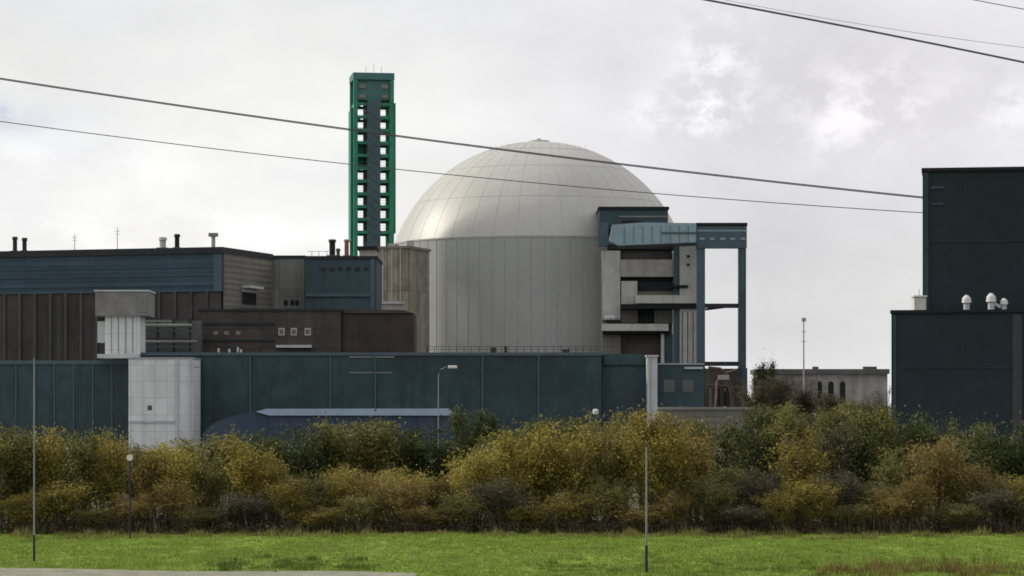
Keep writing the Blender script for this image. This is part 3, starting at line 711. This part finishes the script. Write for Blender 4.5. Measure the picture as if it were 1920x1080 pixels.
def roofdome(px, w, h, label, two=False):
    base = PZ(583, Y)+.01; x = PX(px, Y); y = Y-1.2
    tt = thing('vent_hood', label, 'vent', (x, y, base), 'white vent hoods on the lower black roof')
    m_ = MB(); m_.cyl(x, y, base, base+h*.55, w*.32, n=14); m_.build('pipe', 'greywhite', tt)
    m_ = MB(); m_.cyl(x, y, base+h*.5, base+h*.8, w*.5, w*.45, n=16); m_.cyl(x, y, base+h*.8, base+h, w*.45, w*.15, n=16); m_.build('hood', 'lampwhite', tt)
    if two: m_ = MB(); m_.bar((x, y, base+h*.5), (x+w*.9, y, base+h*.2), w*.28); m_.build('outlet', 'greywhite', tt)
roofdome(1810, 1.5, 2.4, 'white vent hood on the lower black roof, leftmost of three')
roofdome(1856, 1.6, 2.7, 'white vent hood with side outlet, middle one on the lower black roof', True)
roofdome(1880, 1.3, 1.9, 'shortest white vent hood on the lower black roof, rightmost of three')
x = PX(1722, Y)
t = thing('roof_cabin', 'small white cabin on the lower black roof left of the tall block', 'cabin', (x, Y-1, PZ(583, Y)))
m_ = MB(); m_.box(x-.95, x+.85, Y-2.2, Y+.6, PZ(583, Y)+.003, PZ(558, Y)); m_.build('wall', 'render', t)
m_ = MB(); m_.box(x-1.1, x+1.0, Y-2.4, Y+.8, PZ(558, Y)+.003, PZ(555, Y)); m_.build('roof', 'lampwhite', t)
m_ = MB(); m_.cyl(x, Y-.8, PZ(555, Y)+.003, PZ(543, Y), .05, n=5); m_.build('rod', 'steel', t)

# ------------------------------------------------------------------ distant house row and mast
Y = 700
t = thing('distant_building', 'distant long low building with dark flat roof and pale arched bays', 'building', (PX(1560, Y), Y, 0))
m_ = MB(); m_.box(PX(1420, Y), PX(1664, Y), Y, Y+14, 0, PZ(701, Y)); m_.build('wall', material('grey render', (.27, .265, .25), .8, .25, .3, streak=.8, dirt=(.5, .5, .5)), t)
m_ = MB(); m_.box(PX(1416, Y), PX(1667, Y), Y-1, Y+15, PZ(701, Y)+.003, PZ(692, Y)); m_.build('roof', 'roof', t)
for i, px in enumerate(range(1470, 1600, 22)):
    m_ = MB(); w = PX(px+5, Y)-PX(px-5, Y); x0 = PX(px-5, Y); zt_ = PZ(720, Y)
    pl = [(x0, 0), (x0, zt_)]+[(x0+w/2-w/2*math.cos(a), zt_+w/2*math.sin(a)) for a in (R(30), R(60), R(90), R(120), R(150))]+[(x0+w, zt_), (x0+w, 0)]
    m_.prism(pl, Y-.15, Y-.003); m_.build('arched_window', 'black', t)
m_ = MB(); m_.box(PX(1420, Y), PX(1530, Y), Y-4, Y-.2, 0, PZ(712, Y)); m_.build('lean_to', 'brick', t)
for px, w in ((1526, 1.4), (1621, 2.6), (1640, .8)):
    m_ = MB(); m_.box(PX(px, Y), PX(px, Y)+w, Y+2, Y+4, PZ(692, Y)+.003, PZ(687, Y)); m_.build('chimney', 'roof', t)
Y = 640
t = thing('radio_mast', 'thin grey mast standing against the sky above the distant low building', 'mast', (PX(1507, Y), Y, 0))
m_ = MB(); m_.cyl(PX(1507, Y), Y, 0, PZ(600, Y), .22, .13, n=8); m_.build('pole', 'steel', t)
m_ = MB(); m_.cyl(PX(1507, Y), Y, PZ(603, Y), PZ(596, Y), .55, n=10); m_.build('head', 'steel', t)
m_ = MB(); m_.bar((PX(1502, Y), Y, PZ(640, Y)), (PX(1512, Y), Y, PZ(640, Y)), .12); m_.bar((PX(1503, Y), Y, PZ(622, Y)), (PX(1511, Y), Y, PZ(622, Y)), .12); m_.build('arms', 'steel', t)

# ------------------------------------------------------------------ lamps and poles
def street_lamp(px, py, Y, arm, label, headw=1.0, mat='steel'):
    x = PX(px, Y); z = PZ(py, Y)
    t = thing('street_lamp', label, 'street lamp', (x, Y, 0), 'street lamps')
    m_ = MB(); m_.tube([(x, Y, 0), (x, Y, z-1.2), (x+arm*.25, Y, z-.35), (x+arm*.8, Y, z)], [.09, .06, .05, .045], 8); m_.build('pole', 'polegrey' if mat == 'steel' else mat, t)
    m_ = MB(); xx = x+arm; m_.box(min(xx, xx+headw*math.copysign(1, arm))-0, max(xx, xx+headw*math.copysign(1, arm)), Y-.25, Y+.25, z-.22, z+.2); m_.build('lamp_head', 'lampwhite', t, .08)
street_lamp(822, 688, 400, 1.4, 'street lamp with white head in front of the long teal hall', 1.3)
street_lamp(1105, 772, 200, .25, 'short pale lamp post sticking out of the hedge below the dome', .4, 'barkpale')
street_lamp(668, 812, 170, -.15, 'thin pale lamp post half hidden in the hedge below the blue hall', .25, 'barkpale')
x, Y = PX(236, 112), 113.2
t = thing('marker_post', 'short post with small round white disc standing in the hedge at left', 'post', (x, Y, 0))
m_ = MB(); m_.cyl(x, Y, 0, PZ(866, Y), .04, n=8); m_.build('post', 'darksteel', t)
m_ = MB(); z = PZ(858, Y); m_.tube([(x, Y-.07, z), (x, Y-.03, z)], .13, 16); m_.build('disc', 'lampwhite', t)
def field_pole(px, pytop, pybase, label, r=.032):
    Y = CH*FPX/(pybase-H0); x = PX(px, Y); z = PZ(pytop, Y)
    t = thing('field_pole', label, 'pole', (x, Y, 0), 'poles standing in the meadow')
    m_ = MB(); m_.cyl(x, Y, .45, z, r, r*.75, n=10); m_.build('shaft', 'polegrey', t)
    m_ = MB(); m_.cyl(x, Y, -.1, .45, r*1.35, n=10); m_.cyl(x, Y, .45, .9, r*1.3, n=10); m_.build('base_sleeve', 'darksteel', t)
    m_ = MB(); m_.cyl(x, Y, z, z+.1, r*1.1, r*.4, n=10); m_.build('cap', 'darksteel', t)
field_pole(64, 672, 1052, 'tall thin grey pole in the meadow at the left edge')
field_pole(1212, 838, 1076, 'shorter thin grey pole in the meadow right of centre', .036)

# ------------------------------------------------------------------ power lines
def cable(pts, Y, r, label, gap=.22, Y2=None, n=60):
    """smooth sagging conductor pair through the given picture points on a vertical plane"""
    xs = [p[0] for p in pts]; ys = [p[1] for p in pts]
    # quadratic least squares
    S0 = [sum(((x-900)/1000)**k for x in xs) for k in range(5)]
    T0 = [sum(y*((x-900)/1000)**k for x, y in zip(xs, ys)) for k in range(3)]
    A = Matrix(((S0[0], S0[1], S0[2]), (S0[1], S0[2], S0[3]), (S0[2], S0[3], S0[4]))); c = A.inverted() @ Vector(T0)
    f = lambda x: c[0]+c[1]*((x-900)/1000)+c[2]*((x-900)/1000)**2
    a, b = xs[0]-700, xs[-1]+700
    m_ = MB()
    for dz in (-gap/2, gap/2) if gap else (0,):
        P_ = []
        for i in range(n+1):
            px = a+(b-a)*i/n; p = P(px, f(px), Y); P_.append((p.x, p.y, p.z+dz))
        m_.tube(P_, r, 5)
    o = m_.build('power_line', 'cable'); tag(o, label, 'power line', 'power lines overhead')
cable([(0, 150), (330, 193), (640, 238), (740, 257), (985, 287), (1200, 313), (1400, 336), (1600, 357), (1732, 369)], 549, .10, 'thicker dark power line crossing the dome from upper left to the black hall')
cable([(0, 232), (330, 265), (640, 303), (740, 315), (960, 340), (1240, 370), (1480, 386), (1735, 394)], 548, .085, 'fainter power line running just below the thick one across the dome', 0)
cable([(1320, -1), (1500, 33), (1700, 72), (1920, 117)], 320, .06, 'dark power line crossing the upper right corner of the sky', .12)
cable([(1180, -38), (1400, 10), (1600, 42), (1750, 65), (1920, 90)], 330, .025, 'faintest thin power line in the upper right sky', 0)
cable([(1500, -72), (1660, -35), (1820, -1), (1870, 8), (1920, 17)], 320, .05, 'short stretch of power line at the very top right corner', 0)

# ------------------------------------------------------------------ vegetation
def leaf_mat(name, cols, rough=.6):
    m = bpy.data.materials.new(name); m.use_nodes = True; t = m.node_tree; n = t.nodes; l = t.links; n.clear()
    o = n.new('ShaderNodeOutputMaterial'); b = n.new('ShaderNodeBsdfPrincipled'); b.inputs['Roughness'].default_value = rough; b.inputs['Specular IOR Level'].default_value = .2
    g = n.new('ShaderNodeNewGeometry'); oi = n.new('ShaderNodeObjectInfo')
    a = n.new('ShaderNodeMath'); a.operation = 'MULTIPLY_ADD'; l.new(g.outputs['Random Per Island'], a.inputs[0]); a.inputs[1].default_value = .75
    mp = n.new('ShaderNodeTexNoise'); l.new(g.outputs['Position'], mp.inputs[0]); mp.inputs['Scale'].default_value = .9; mp.inputs['Detail'].default_value = 2
    a2 = n.new('ShaderNodeMath'); a2.operation = 'MULTIPLY_ADD'; l.new(mp.outputs[0], a2.inputs[0]); a2.inputs[1].default_value = .9
    a3 = n.new('ShaderNodeMath'); a3.operation = 'MULTIPLY_ADD'; l.new(oi.outputs['Random'], a3.inputs[0]); a3.inputs[1].default_value = .35; a3.inputs[2].default_value = -.50
    l.new(a3.outputs[0], a2.inputs[2]); l.new(a2.outputs[0], a.inputs[2])
    r = n.new('ShaderNodeValToRGB'); l.new(a.outputs[0], r.inputs[0]); e = r.color_ramp.elements
    e[0].position = 0; e[0].color = (*cols[0], 1); e[1].position = 1; e[1].color = (*cols[-1], 1)
    for i, c in enumerate(cols[1:-1]): q = e.new((i+1)/(len(cols)-1)); q.color = (*c, 1)
    l.new(r.outputs[0], b.inputs['Base Color'])
    tr = n.new('ShaderNodeBsdfTranslucent'); l.new(r.outputs[0], tr.inputs[0])
    mx = n.new('ShaderNodeMixShader'); mx.inputs[0].default_value = .32; l.new(b.outputs[0], mx.inputs[1]); l.new(tr.outputs[0], mx.inputs[2]); l.new(mx.outputs[0], o.inputs[0])
    return m
LEAF = dict(
 yellow=leaf_mat('yellowing willow leaf', [(.075, .06, .018), (.17, .135, .028), (.34, .275, .05), (.42, .37, .11)]),
 olive=leaf_mat('olive leaf', [(.05, .052, .018), (.11, .108, .028), (.20, .185, .05), (.34, .30, .11)]),
 russet=leaf_mat('russet leaf', [(.07, .055, .020), (.15, .11, .032), (.27, .20, .05), (.40, .31, .11)]),
 dark=leaf_mat('dark evergreen leaf', [(.014, .024, .009), (.036, .052, .016), (.090, .105, .028), (.20, .20, .08)]),
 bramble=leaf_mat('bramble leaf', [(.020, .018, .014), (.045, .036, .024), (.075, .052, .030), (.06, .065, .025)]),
 grey=leaf_mat('grey twig leaf', [(.045, .040, .028), (.09, .078, .05), (.14, .12, .075), (.13, .12, .06)]),
)
def leafq(vs, fs, c, s, rg, up=.0):
    d = Vector((rg.gauss(0, 1), rg.gauss(0, 1), rg.gauss(0, 1)+up)).normalized()
    e = Vector((rg.gauss(0, 1), rg.gauss(0, 1), rg.gauss(0, 1))); e = (e-d*e.dot(d)).normalized()
    k = len(vs); w = s*rg.uniform(.28, .5)
    vs += [tuple(c-d*s), tuple(c+e*w), tuple(c+d*s), tuple(c-e*w)]; fs.append((k, k+1, k+2, k+3))
def make_shrub(seed, h, w, n, style):
    """local-origin stems and foliage meshes"""
    rg = random.Random(seed); st = MB(); vs = []; fs = []; tips = []
    ns = {'willow': 26, 'bushy': 9, 'ever': 7, 'bare': 18}[style]
    for i in range(ns):
        a = rg.uniform(0, 2*math.pi); sp_ = math.sqrt(rg.uniform(.02, 1))*w*.5
        hh = h*rg.uniform(.72, 1.0)*(1-.12*(sp_/(w*.5))**2)
        bx, by = rg.gauss(0, w*.10), rg.gauss(0, w*.10)
        ex, ey = math.cos(a)*sp_, math.sin(a)*sp_
        pts = []
        for k in range(6):
            q = k/5; wv = .05*h*math.sin(q*5+seed+i)
            pts.append(Vector((bx+(ex-bx)*q**1.3+wv*.4, by+(ey-by)*q**1.3, hh*q)))
        r0 = {'willow': .028, 'bushy': .05, 'ever': .07, 'bare': .025}[style]*(h/4.5)
        st.tube(pts, [r0*(1-.85*q/5) for q in range(6)], 5); tips.append(pts)
        for b in range(7):                 # side twigs
            q = rg.uniform(.35, .95); f = q*5; i0 = min(int(f), 4); p = pts[i0].lerp(pts[i0+1], f-i0)
            L_ = h*rg.uniform(.08, .2); d = Vector((rg.gauss(0, 1), rg.gauss(0, 1), rg.uniform(.4, 1.8))).normalized()
            st.tube([p, p+d*L_*.5, p+d*L_+Vector((0, 0, L_*.15))], [r0*.3, r0*.2, r0*.08], 3); tips.append([p, p+d*L_*.5, p+d*L_])
    ls = {'willow': .068, 'bushy': .076, 'ever': .080, 'bare': .06}[style]*(h/4.5)**.5
    spread = {'willow': .17, 'bushy': .215, 'ever': .23, 'bare': .14}[style]*(h/4.5)
    low = {'willow': .05, 'bushy': .04, 'ever': .02, 'bare': .3}[style]
    clumps = []
    for tp in tips:
        for _ in range(2):
            q = rg.uniform(low, 1.0)*(len(tp)-1); i0 = min(int(q), len(tp)-2); clumps.append((tp[i0].lerp(tp[i0+1], q-i0), rg.uniform(.5, 1.7)))
    m1 = int(n*.75)
    for _ in range(m1):
        c, k = rg.choice(clumps)
        p = c+Vector((rg.gauss(0, spread*k), rg.gauss(0, spread*k), rg.gauss(0, spread*k*1.15)))
        if p.z > h*1.0 and rg.random() < .8: continue
        if p.z > .05: leafq(vs, fs, p, ls*rg.uniform(.6, 1.3), rg, .5 if style == 'willow' else 0)
    for _ in range(n-m1):                  # leaves strewn along the stems
        tp = rg.choice(tips); q = rg.uniform(.08, 1)*(len(tp)-1); i0 = min(int(q), len(tp)-2); p = tp[i0].lerp(tp[i0+1], q-i0)
        p = p+Vector((rg.gauss(0, spread*.7), rg.gauss(0, spread*.7), rg.gauss(0, spread*.7)))
        if p.z > .05: leafq(vs, fs, p, ls*rg.uniform(.5, 1.1), rg, .6)
    return st, vs, fs
PROTO = {}
def proto(style, k):
    key = (style, k)
    if key not in PROTO:
        n = {'willow': 9000, 'bushy': 10500, 'ever': 11000, 'bare': 2600}[style]
        st, vs, fs = make_shrub(100*k+len(style)*7+3, 4.5, {'willow': 2.5, 'bushy': 3.0, 'ever': 3.4, 'bare': 2.4}[style], n, style)
        ms = bpy.data.meshes.new('stems'); ms.from_pydata(st.v, [], st.f); ms.materials.append(M['barkpale' if style in ('bare', 'willow') else 'bark']); ms.update()
        PROTO[key] = (ms, vs, fs, {})
    return PROTO[key]
def shrub(px, pytop, Y, wpx, style, col, label, name='shrub', cat='shrub', group='shrubs of the hedge', rz=None):
    k = rng.randrange(4); ms, vs, fs, cache = proto(style, k)
    if col not in cache:
        me = bpy.data.meshes.new('foliage'); me.from_pydata(vs, [], fs); me.materials.append(LEAF[col]); me.update(); cache[col] = me
    h = PZ(pytop, Y); sc = h/4.5*(1.0 if Y < 300 else 1.04); base_w = {'willow': 2.5, 'bushy': 3.0, 'ever': 3.4, 'bare': 2.4}[style]
    sw = wpx*Y/FPX/base_w
    t = thing(name, label, cat, (PX(px, Y), Y, 0), group)
    t.scale = (sw, sw, sc); t.rotation_euler.z = rng.uniform(0, 6.28) if rz is None else rz
    a = bpy.data.objects.new('trunk', ms); b = bpy.data.objects.new('crown', cache[col])
    for o in (a, b): COL.objects.link(o); o.parent = t
    return t
G1 = 'front row shrubs of the hedge'; G2 = 'rear row shrubs of the hedge'; G3 = 'trees beyond the hedge'
front = [  # px, top row, width, style, colour, label
 (-30, 800, 130, 'bushy', 'olive', 'olive shrub cut by the left picture edge in the front hedge'),
 (28, 792, 120, 'bushy', 'olive', 'brownish olive shrub just left of the tall grey meadow pole'),
 (95, 800, 120, 'bushy', 'yellow', 'olive yellow shrub directly right of the tall grey meadow pole'),
 (160, 806, 110, 'bushy', 'olive', 'round olive shrub between the tall meadow pole and the white disc post'),
 (212, 800, 90, 'willow', 'yellow', 'narrow yellowish shrub just left of the white disc post'),
 (262, 838, 95, 'bushy', 'russet', 'low tawny shrub below the left edge of the white block'),
 (318, 822, 125, 'bushy', 'yellow', 'bright yellow olive shrub right below the white block'),
 (385, 850, 100, 'willow', 'olive', 'shorter olive shrub between the white block and the curved blue hall'),
 (448, 822, 130, 'bushy', 'yellow', 'broad golden shrub below the rounded left end of the blue hall'),
 (515, 850, 90, 'willow', 'yellow', 'slim golden green shrub below the left end of the pale roof edge'),
 (570, 880, 110, 'willow', 'olive', 'low dull olive shrub left of the thin lamp post in the hedge'),
 (632, 868, 105, 'willow', 'yellow', 'yellow leafy shrub at the thin pale lamp post below the blue hall'),
 (700, 880, 120, 'willow', 'russet', 'reddish russet shrub below the middle of the blue hall'),
 (762, 872, 105, 'willow', 'yellow', 'tawny yellow shrub in front of the dark evergreens below the blue hall'),
 (825, 885, 100, 'willow', 'russet', 'low tawny shrub below the street lamp with white head'),
 (893, 835, 120, 'bushy', 'yellow', 'golden shrub below the small dark tree top near the blue hall end'),
 (955, 806, 130, 'bushy', 'yellow', 'tall yellow shrub below the left part of the dome drum'),
 (1030, 792, 135, 'bushy', 'yellow', 'large yellow olive shrub below the middle of the dome'),
 (1100, 790, 110, 'willow', 'yellow', 'yellow shrub around the short pale lamp post below the dome'),
 (1165, 795, 110, 'bushy', 'olive', 'greener olive shrub just left of the shorter meadow pole'),
 (1232, 778, 125, 'bushy', 'yellow', 'tall golden brown shrub just right of the shorter meadow pole'),
 (1298, 790, 110, 'willow', 'russet', 'brown orange shrub below the portal gantry'),
 (1362, 880, 110, 'bushy', 'olive', 'low brownish shrub in front of the dark evergreen below the gantry leg'),
 (1425, 880, 100, 'willow', 'grey', 'low grey brown shrub right of the gantry leg in the front hedge'),
 (1498, 800, 125, 'willow', 'yellow', 'tall bright yellow shrub below the thin radio mast'),
 (1566, 880, 110, 'willow', 'grey', 'pale grey brown shrub in front of the dark evergreens at right'),
 (1632, 900, 105, 'willow', 'olive', 'low grassy olive shrub below the right end of the distant building'),
 (1695, 838, 120, 'willow', 'olive', 'olive brown shrub below the left edge of the black hall'),
 (1765, 815, 125, 'willow', 'russet', 'tall orange russet shrub in front of the black hall'),
 (1835, 868, 115, 'willow', 'russet', 'brown shrub below the white vent hoods of the black hall'),
 (1900, 900, 110, 'willow', 'grey', 'low purple brown shrub near the right picture edge'),
 (1960, 890, 120, 'willow', 'olive', 'olive shrub cut by the right picture edge in the front hedge')]
for i, (px, ty, w, st, co, lb_) in enumerate(front):
    shrub(px, ty, 119.5+(i*37 % 5)*.5, w, st, co, lb_, group=G1)
G4 = 'low bushes at the foot of the hedge'
foot = [(-20, 'below the left picture edge'), (45, 'left of the tall meadow pole'), (110, 'right of the tall meadow pole'), (180, 'left of the white disc post'), (250, 'right of the white disc post'),
 (325, 'below the white block'), (400, 'below the gap between white block and blue hall'), (470, 'below the rounded blue hall end'), (545, 'left of the thin lamp post below the blue hall'), (610, 'just left below the thin pale lamp post'),
 (680, 'just right below the thin pale lamp post'), (740, 'below the middle of the blue hall'), (800, 'below the street lamp'), (865, 'below the dark tree top'), (930, 'below the left edge of the drum'),
 (1000, 'below the dome apex'), (1065, 'left of the short lamp post below the dome'), (1135, 'right of the short lamp post below the dome'), (1195, 'left of the shorter meadow pole'), (1260, 'right of the shorter meadow pole'),
 (1330, 'below the gantry openings'), (1395, 'below the right gantry leg'), (1460, 'left of the yellow shrub below the radio mast'), (1530, 'right of the yellow shrub below the radio mast'), (1600, 'below the distant building'),
 (1665, 'below the black hall corner'), (1730, 'below the white roof cabin'), (1800, 'below the leftmost vent hood'), (1870, 'below the rightmost vent hood'), (1935, 'at the right picture edge')]
for i, (px, lb_) in enumerate(foot):
    shrub(px+(i*31 % 23)-11, 872+(i*53 % 80), 117.9+(i % 3)*.3, 80+(i*17 % 40), 'willow', ('grey', 'russet', 'olive', 'yellow', 'olive', 'russet', 'yellow')[i*3 % 7], 'low bush at the hedge foot '+lb_, 'low_bush', 'bush', G4)
rear = [
 (-10, 802, 150, 'bushy', 'olive', 'rear olive bush behind the hedge at the left picture edge'),
 (70, 815, 150, 'ever', 'dark', 'dark green bush behind the tall grey meadow pole'),
 (140, 800, 130, 'ever', 'dark', 'dark bush behind the hedge left of the white block'),
 (200, 830, 120, 'bushy', 'olive', 'rear olive bush behind the white disc post'),
 (275, 832, 120, 'ever', 'dark', 'low dark bush at the foot of the white block'),
 (350, 822, 120, 'bushy', 'olive', 'rear olive bush at the right foot of the white block'),
 (420, 814, 130, 'bushy', 'olive', 'rear olive bush at the rounded end of the blue hall'),
 (500, 806, 120, 'ever', 'dark', 'dark bush below the left end of the pale roof edge'),
 (560, 792, 140, 'ever', 'dark', 'dark evergreen bush below the blue hall, left of the thin lamp post'),
 (622, 794, 120, 'bushy', 'olive', 'dull green bush behind the thin pale lamp post'),
 (690, 790, 140, 'bushy', 'olive', 'mid green bush reaching the blue hall wall right of the thin lamp post'),
 (752, 792, 140, 'ever', 'dark', 'dark evergreen bush below the right half of the blue hall'),
 (815, 796, 140, 'ever', 'dark', 'blackish evergreen bush below the white-headed street lamp'),
 (876, 758, 95, 'ever', 'dark', 'dark small tree top rising at the right end of the blue hall'),
 (945, 800, 120, 'bushy', 'olive', 'olive bush behind the yellow shrubs right of the dark tree top'),
 (1010, 790, 130, 'bushy', 'olive', 'rear olive bush below the left middle of the dome'),
 (1080, 782, 130, 'bushy', 'olive', 'rear olive bush behind the short pale lamp post'),
 (1150, 770, 120, 'bushy', 'olive', 'greenish bush below the end of the long teal hall'),
 (1215, 772, 110, 'bushy', 'yellow', 'yellow brown bush below the pale concrete shaft'),
 (1285, 776, 110, 'bushy', 'olive', 'olive bush in front of the low flat-roofed building'),
 (1350, 784, 120, 'ever', 'dark', 'dark evergreen below the left gantry leg'),
 (1408, 780, 130, 'ever', 'dark', 'dark evergreen below the right gantry leg'),
 (1470, 774, 120, 'bushy', 'olive', 'green bush in front of the distant low building'),
 (1535, 775, 120, 'bushy', 'grey', 'grey green bush right of the radio mast'),
 (1588, 780, 130, 'ever', 'dark', 'black green evergreen below the right part of the distant building'),
 (1640, 768, 110, 'bushy', 'olive', 'olive green bush left of the black hall corner'),
 (1700, 762, 130, 'ever', 'dark', 'dark evergreen at the left foot of the black hall'),
 (1755, 772, 100, 'ever', 'dark', 'dark evergreen sloping down in front of the black hall'),
 (1822, 790, 130, 'ever', 'dark', 'broad dark evergreen below the vent hoods'),
 (1890, 784, 130, 'ever', 'dark', 'dark evergreen with olive tips near the right edge'),
 (1960, 790, 130, 'ever', 'dark', 'dark evergreen cut by the right picture edge')]
for i, (px, ty, w, st, co, lb_) in enumerate(rear):
    shrub(px, ty, 128+(i*29 % 7)*.8, w*1.12, st, co, lb_, 'bush', 'bush', G2)
far = [
 (1436, 677, 600, 46, 'ever', 'dark', 'dark round tree top just right of the gantry leg'),
 (1415, 716, 480, 60, 'bushy', 'grey', 'grey brown twiggy tree beside the gantry leg'),
 (1462, 712, 480, 75, 'bushy', 'grey', 'grey twiggy tree in front of the left end of the distant building'),
 (1508, 734, 470, 75, 'bushy', 'bramble', 'purple brown tree at the foot of the radio mast'),
 (1556, 742, 460, 75, 'bushy', 'grey', 'grey tree in front of the arched bays'),
 (1604, 748, 440, 75, 'bushy', 'olive', 'olive grey tree in front of the right end of the distant building'),
 (1650, 724, 440, 60, 'bare', 'grey', 'thin bare tree beside the black hall corner'),
 (1480, 757, 300, 90, 'bushy', 'olive', 'olive tree on the near side of the distant building'),
 (1570, 762, 300, 100, 'bushy', 'olive', 'broad olive tree below the arched bays'),
 (1636, 760, 300, 80, 'bushy', 'grey', 'grey green tree left of the black hall foot'),
 (1425, 758, 300, 90, 'bushy', 'dark', 'dark green tree at the right end of the low flat building')]
for px, ty, Y, w, st, co, lb_ in far: shrub(px, ty, Y, w, st, co, lb_, 'tree', 'tree', G3)

# dark bramble leaves added to stand in for the shadow among the hedge stems
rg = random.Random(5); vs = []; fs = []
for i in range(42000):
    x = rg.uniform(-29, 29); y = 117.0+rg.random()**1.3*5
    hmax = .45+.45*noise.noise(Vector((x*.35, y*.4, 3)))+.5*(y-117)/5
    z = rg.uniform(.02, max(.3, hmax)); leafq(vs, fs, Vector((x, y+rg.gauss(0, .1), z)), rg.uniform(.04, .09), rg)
mb = MB(); mb.add(vs, fs); tag(mb.build('shade_bramble', LEAF['bramble']), 'dark brown bramble leaves added as shade along the foot of the hedge', 'shade_bramble', kind='stuff')
# tall dry stems in front of the hedge
vs = []; fs = []
def blade(vs, fs, x, y, z, h, w, lean, a):
    k = len(vs); dx, dy = math.cos(a), math.sin(a)
    px_, py_ = -dy*w/2, dx*w/2; m = .5*h
    vs += [(x-px_, y-py_, z), (x+px_, y+py_, z), (x+px_*.8+dx*lean*.3, y+py_*.8+dy*lean*.3, z+m), (x-px_*.8+dx*lean*.3, y-py_*.8+dy*lean*.3, z+m), (x+dx*lean, y+dy*lean, z+h)]
    fs += [(k, k+1, k+2, k+3), (k+3, k+2, k+4)]
for i in range(5000):
    x = rg.uniform(-28, 28); y = rg.uniform(116.6, 119.5)
    if noise.noise(Vector((x*.5, y*.5, 8))) < -.15: continue
    blade(vs, fs, x, y, 0, rg.uniform(.15, .9)*(.6+.8*max(0, noise.noise(Vector((x*.3, 1, 2)))+.4)), .022, rg.uniform(0, .3), rg.uniform(0, 6.28))
mb = MB(); mb.add(vs, fs); tag(mb.build('dry_stems', LEAF['grey']), 'dry grey brown stalks standing at the foot of the hedge', 'dry stalks', kind='stuff')

# meadow grass
gm = leaf_mat('grass blade', [(.055, .10, .012), (.12, .20, .020), (.19, .29, .036), (.30, .31, .07)], .5)
vs = []; fs = []
for i in range(52000):
    y = 84+32.6*rg.random(); x = rg.uniform(-1, 1)*(y*.2+1.5)
    pz = noise.noise(Vector((x*.25, y*.12, 1))); 
    near = max(0, (97-y)/12)
    pt_ = noise.noise(Vector((x*1.3, y*.5, 12)))
    if pt_ < -.28 and rg.random() < .6: continue
    h = .05+.05*max(0, pz+.3)+.09*max(0, pt_-.1)+.05*near*max(0, noise.noise(Vector((x*.7, y*.5, 4)))+.2)
    if y < 88.2-.05*max(0, x+22) and x < 0: 
        if rg.random() < .8: continue
    for b in range(4):
        blade(vs, fs, x+rg.gauss(0, .06), y+rg.gauss(0, .05), ground_z(x, y)-.01, h*rg.uniform(.6, 1.4), .022, h*rg.uniform(.2, .8), rg.uniform(0, 6.28))
mb = MB(); mb.add(vs, fs); tag(mb.build('grass', gm), 'short green meadow grass in front of the hedge', 'grass', kind='stuff')
def tufts(name, pxr, Yr, n, hr, mat, label, cat):
    vs = []; fs = []
    for i in range(n):
        Y = rg.gauss((Yr[0]+Yr[1])/2, (Yr[1]-Yr[0])/3.2); q = rg.random(); q = q+rg.gauss(0, .06); px = pxr[0]+(pxr[1]-pxr[0])*q; x = PX(px, Y)
        cl_ = noise.noise(Vector((x*1.1, Y*.6, 7)))
        if cl_ < -.12: continue
        hh = rg.uniform(*hr)*(.45+1.4*max(0, cl_))
        for b in range(14):
            blade(vs, fs, x+rg.gauss(0, .10), Y+rg.gauss(0, .10), ground_z(x, Y)-.02, hh*rg.uniform(.5, 1.2), .022, hh*rg.uniform(.1, .6), rg.uniform(0, 6.28))
    mb = MB(); mb.add(vs, fs); tag(mb.build(name, mat), label, cat, kind='stuff')
dk = leaf_mat('rank grass', [(.03, .06, .008), (.06, .11, .012), (.10, .15, .02), (.15, .17, .04)])
tufts('rank_grass', (400, 700), (89, 98), 520, (.12, .30), dk, 'darker rank grass tufts in the near meadow left of centre', 'grass tufts')
tufts('weeds', (1560, 1900), (85, 91), 620, (.15, .50), leaf_mat('dry weed', [(.05, .042, .012), (.13, .10, .028), (.22, .18, .05), (.16, .20, .04)]), 'dry brown weeds at the lower right edge of the meadow', 'weeds')
tufts('verge_grass', (1000, 1570), (86, 96), 700, (.08, .22), dk, 'rank grass along the near verge at the bottom', 'verge grass')
tufts('edge_grass', (-40, 1960), (114.2, 118.2), 2600, (.14, .42), LEAF['olive'], 'uneven long grass growing out from the foot of the hedge', 'long grass')
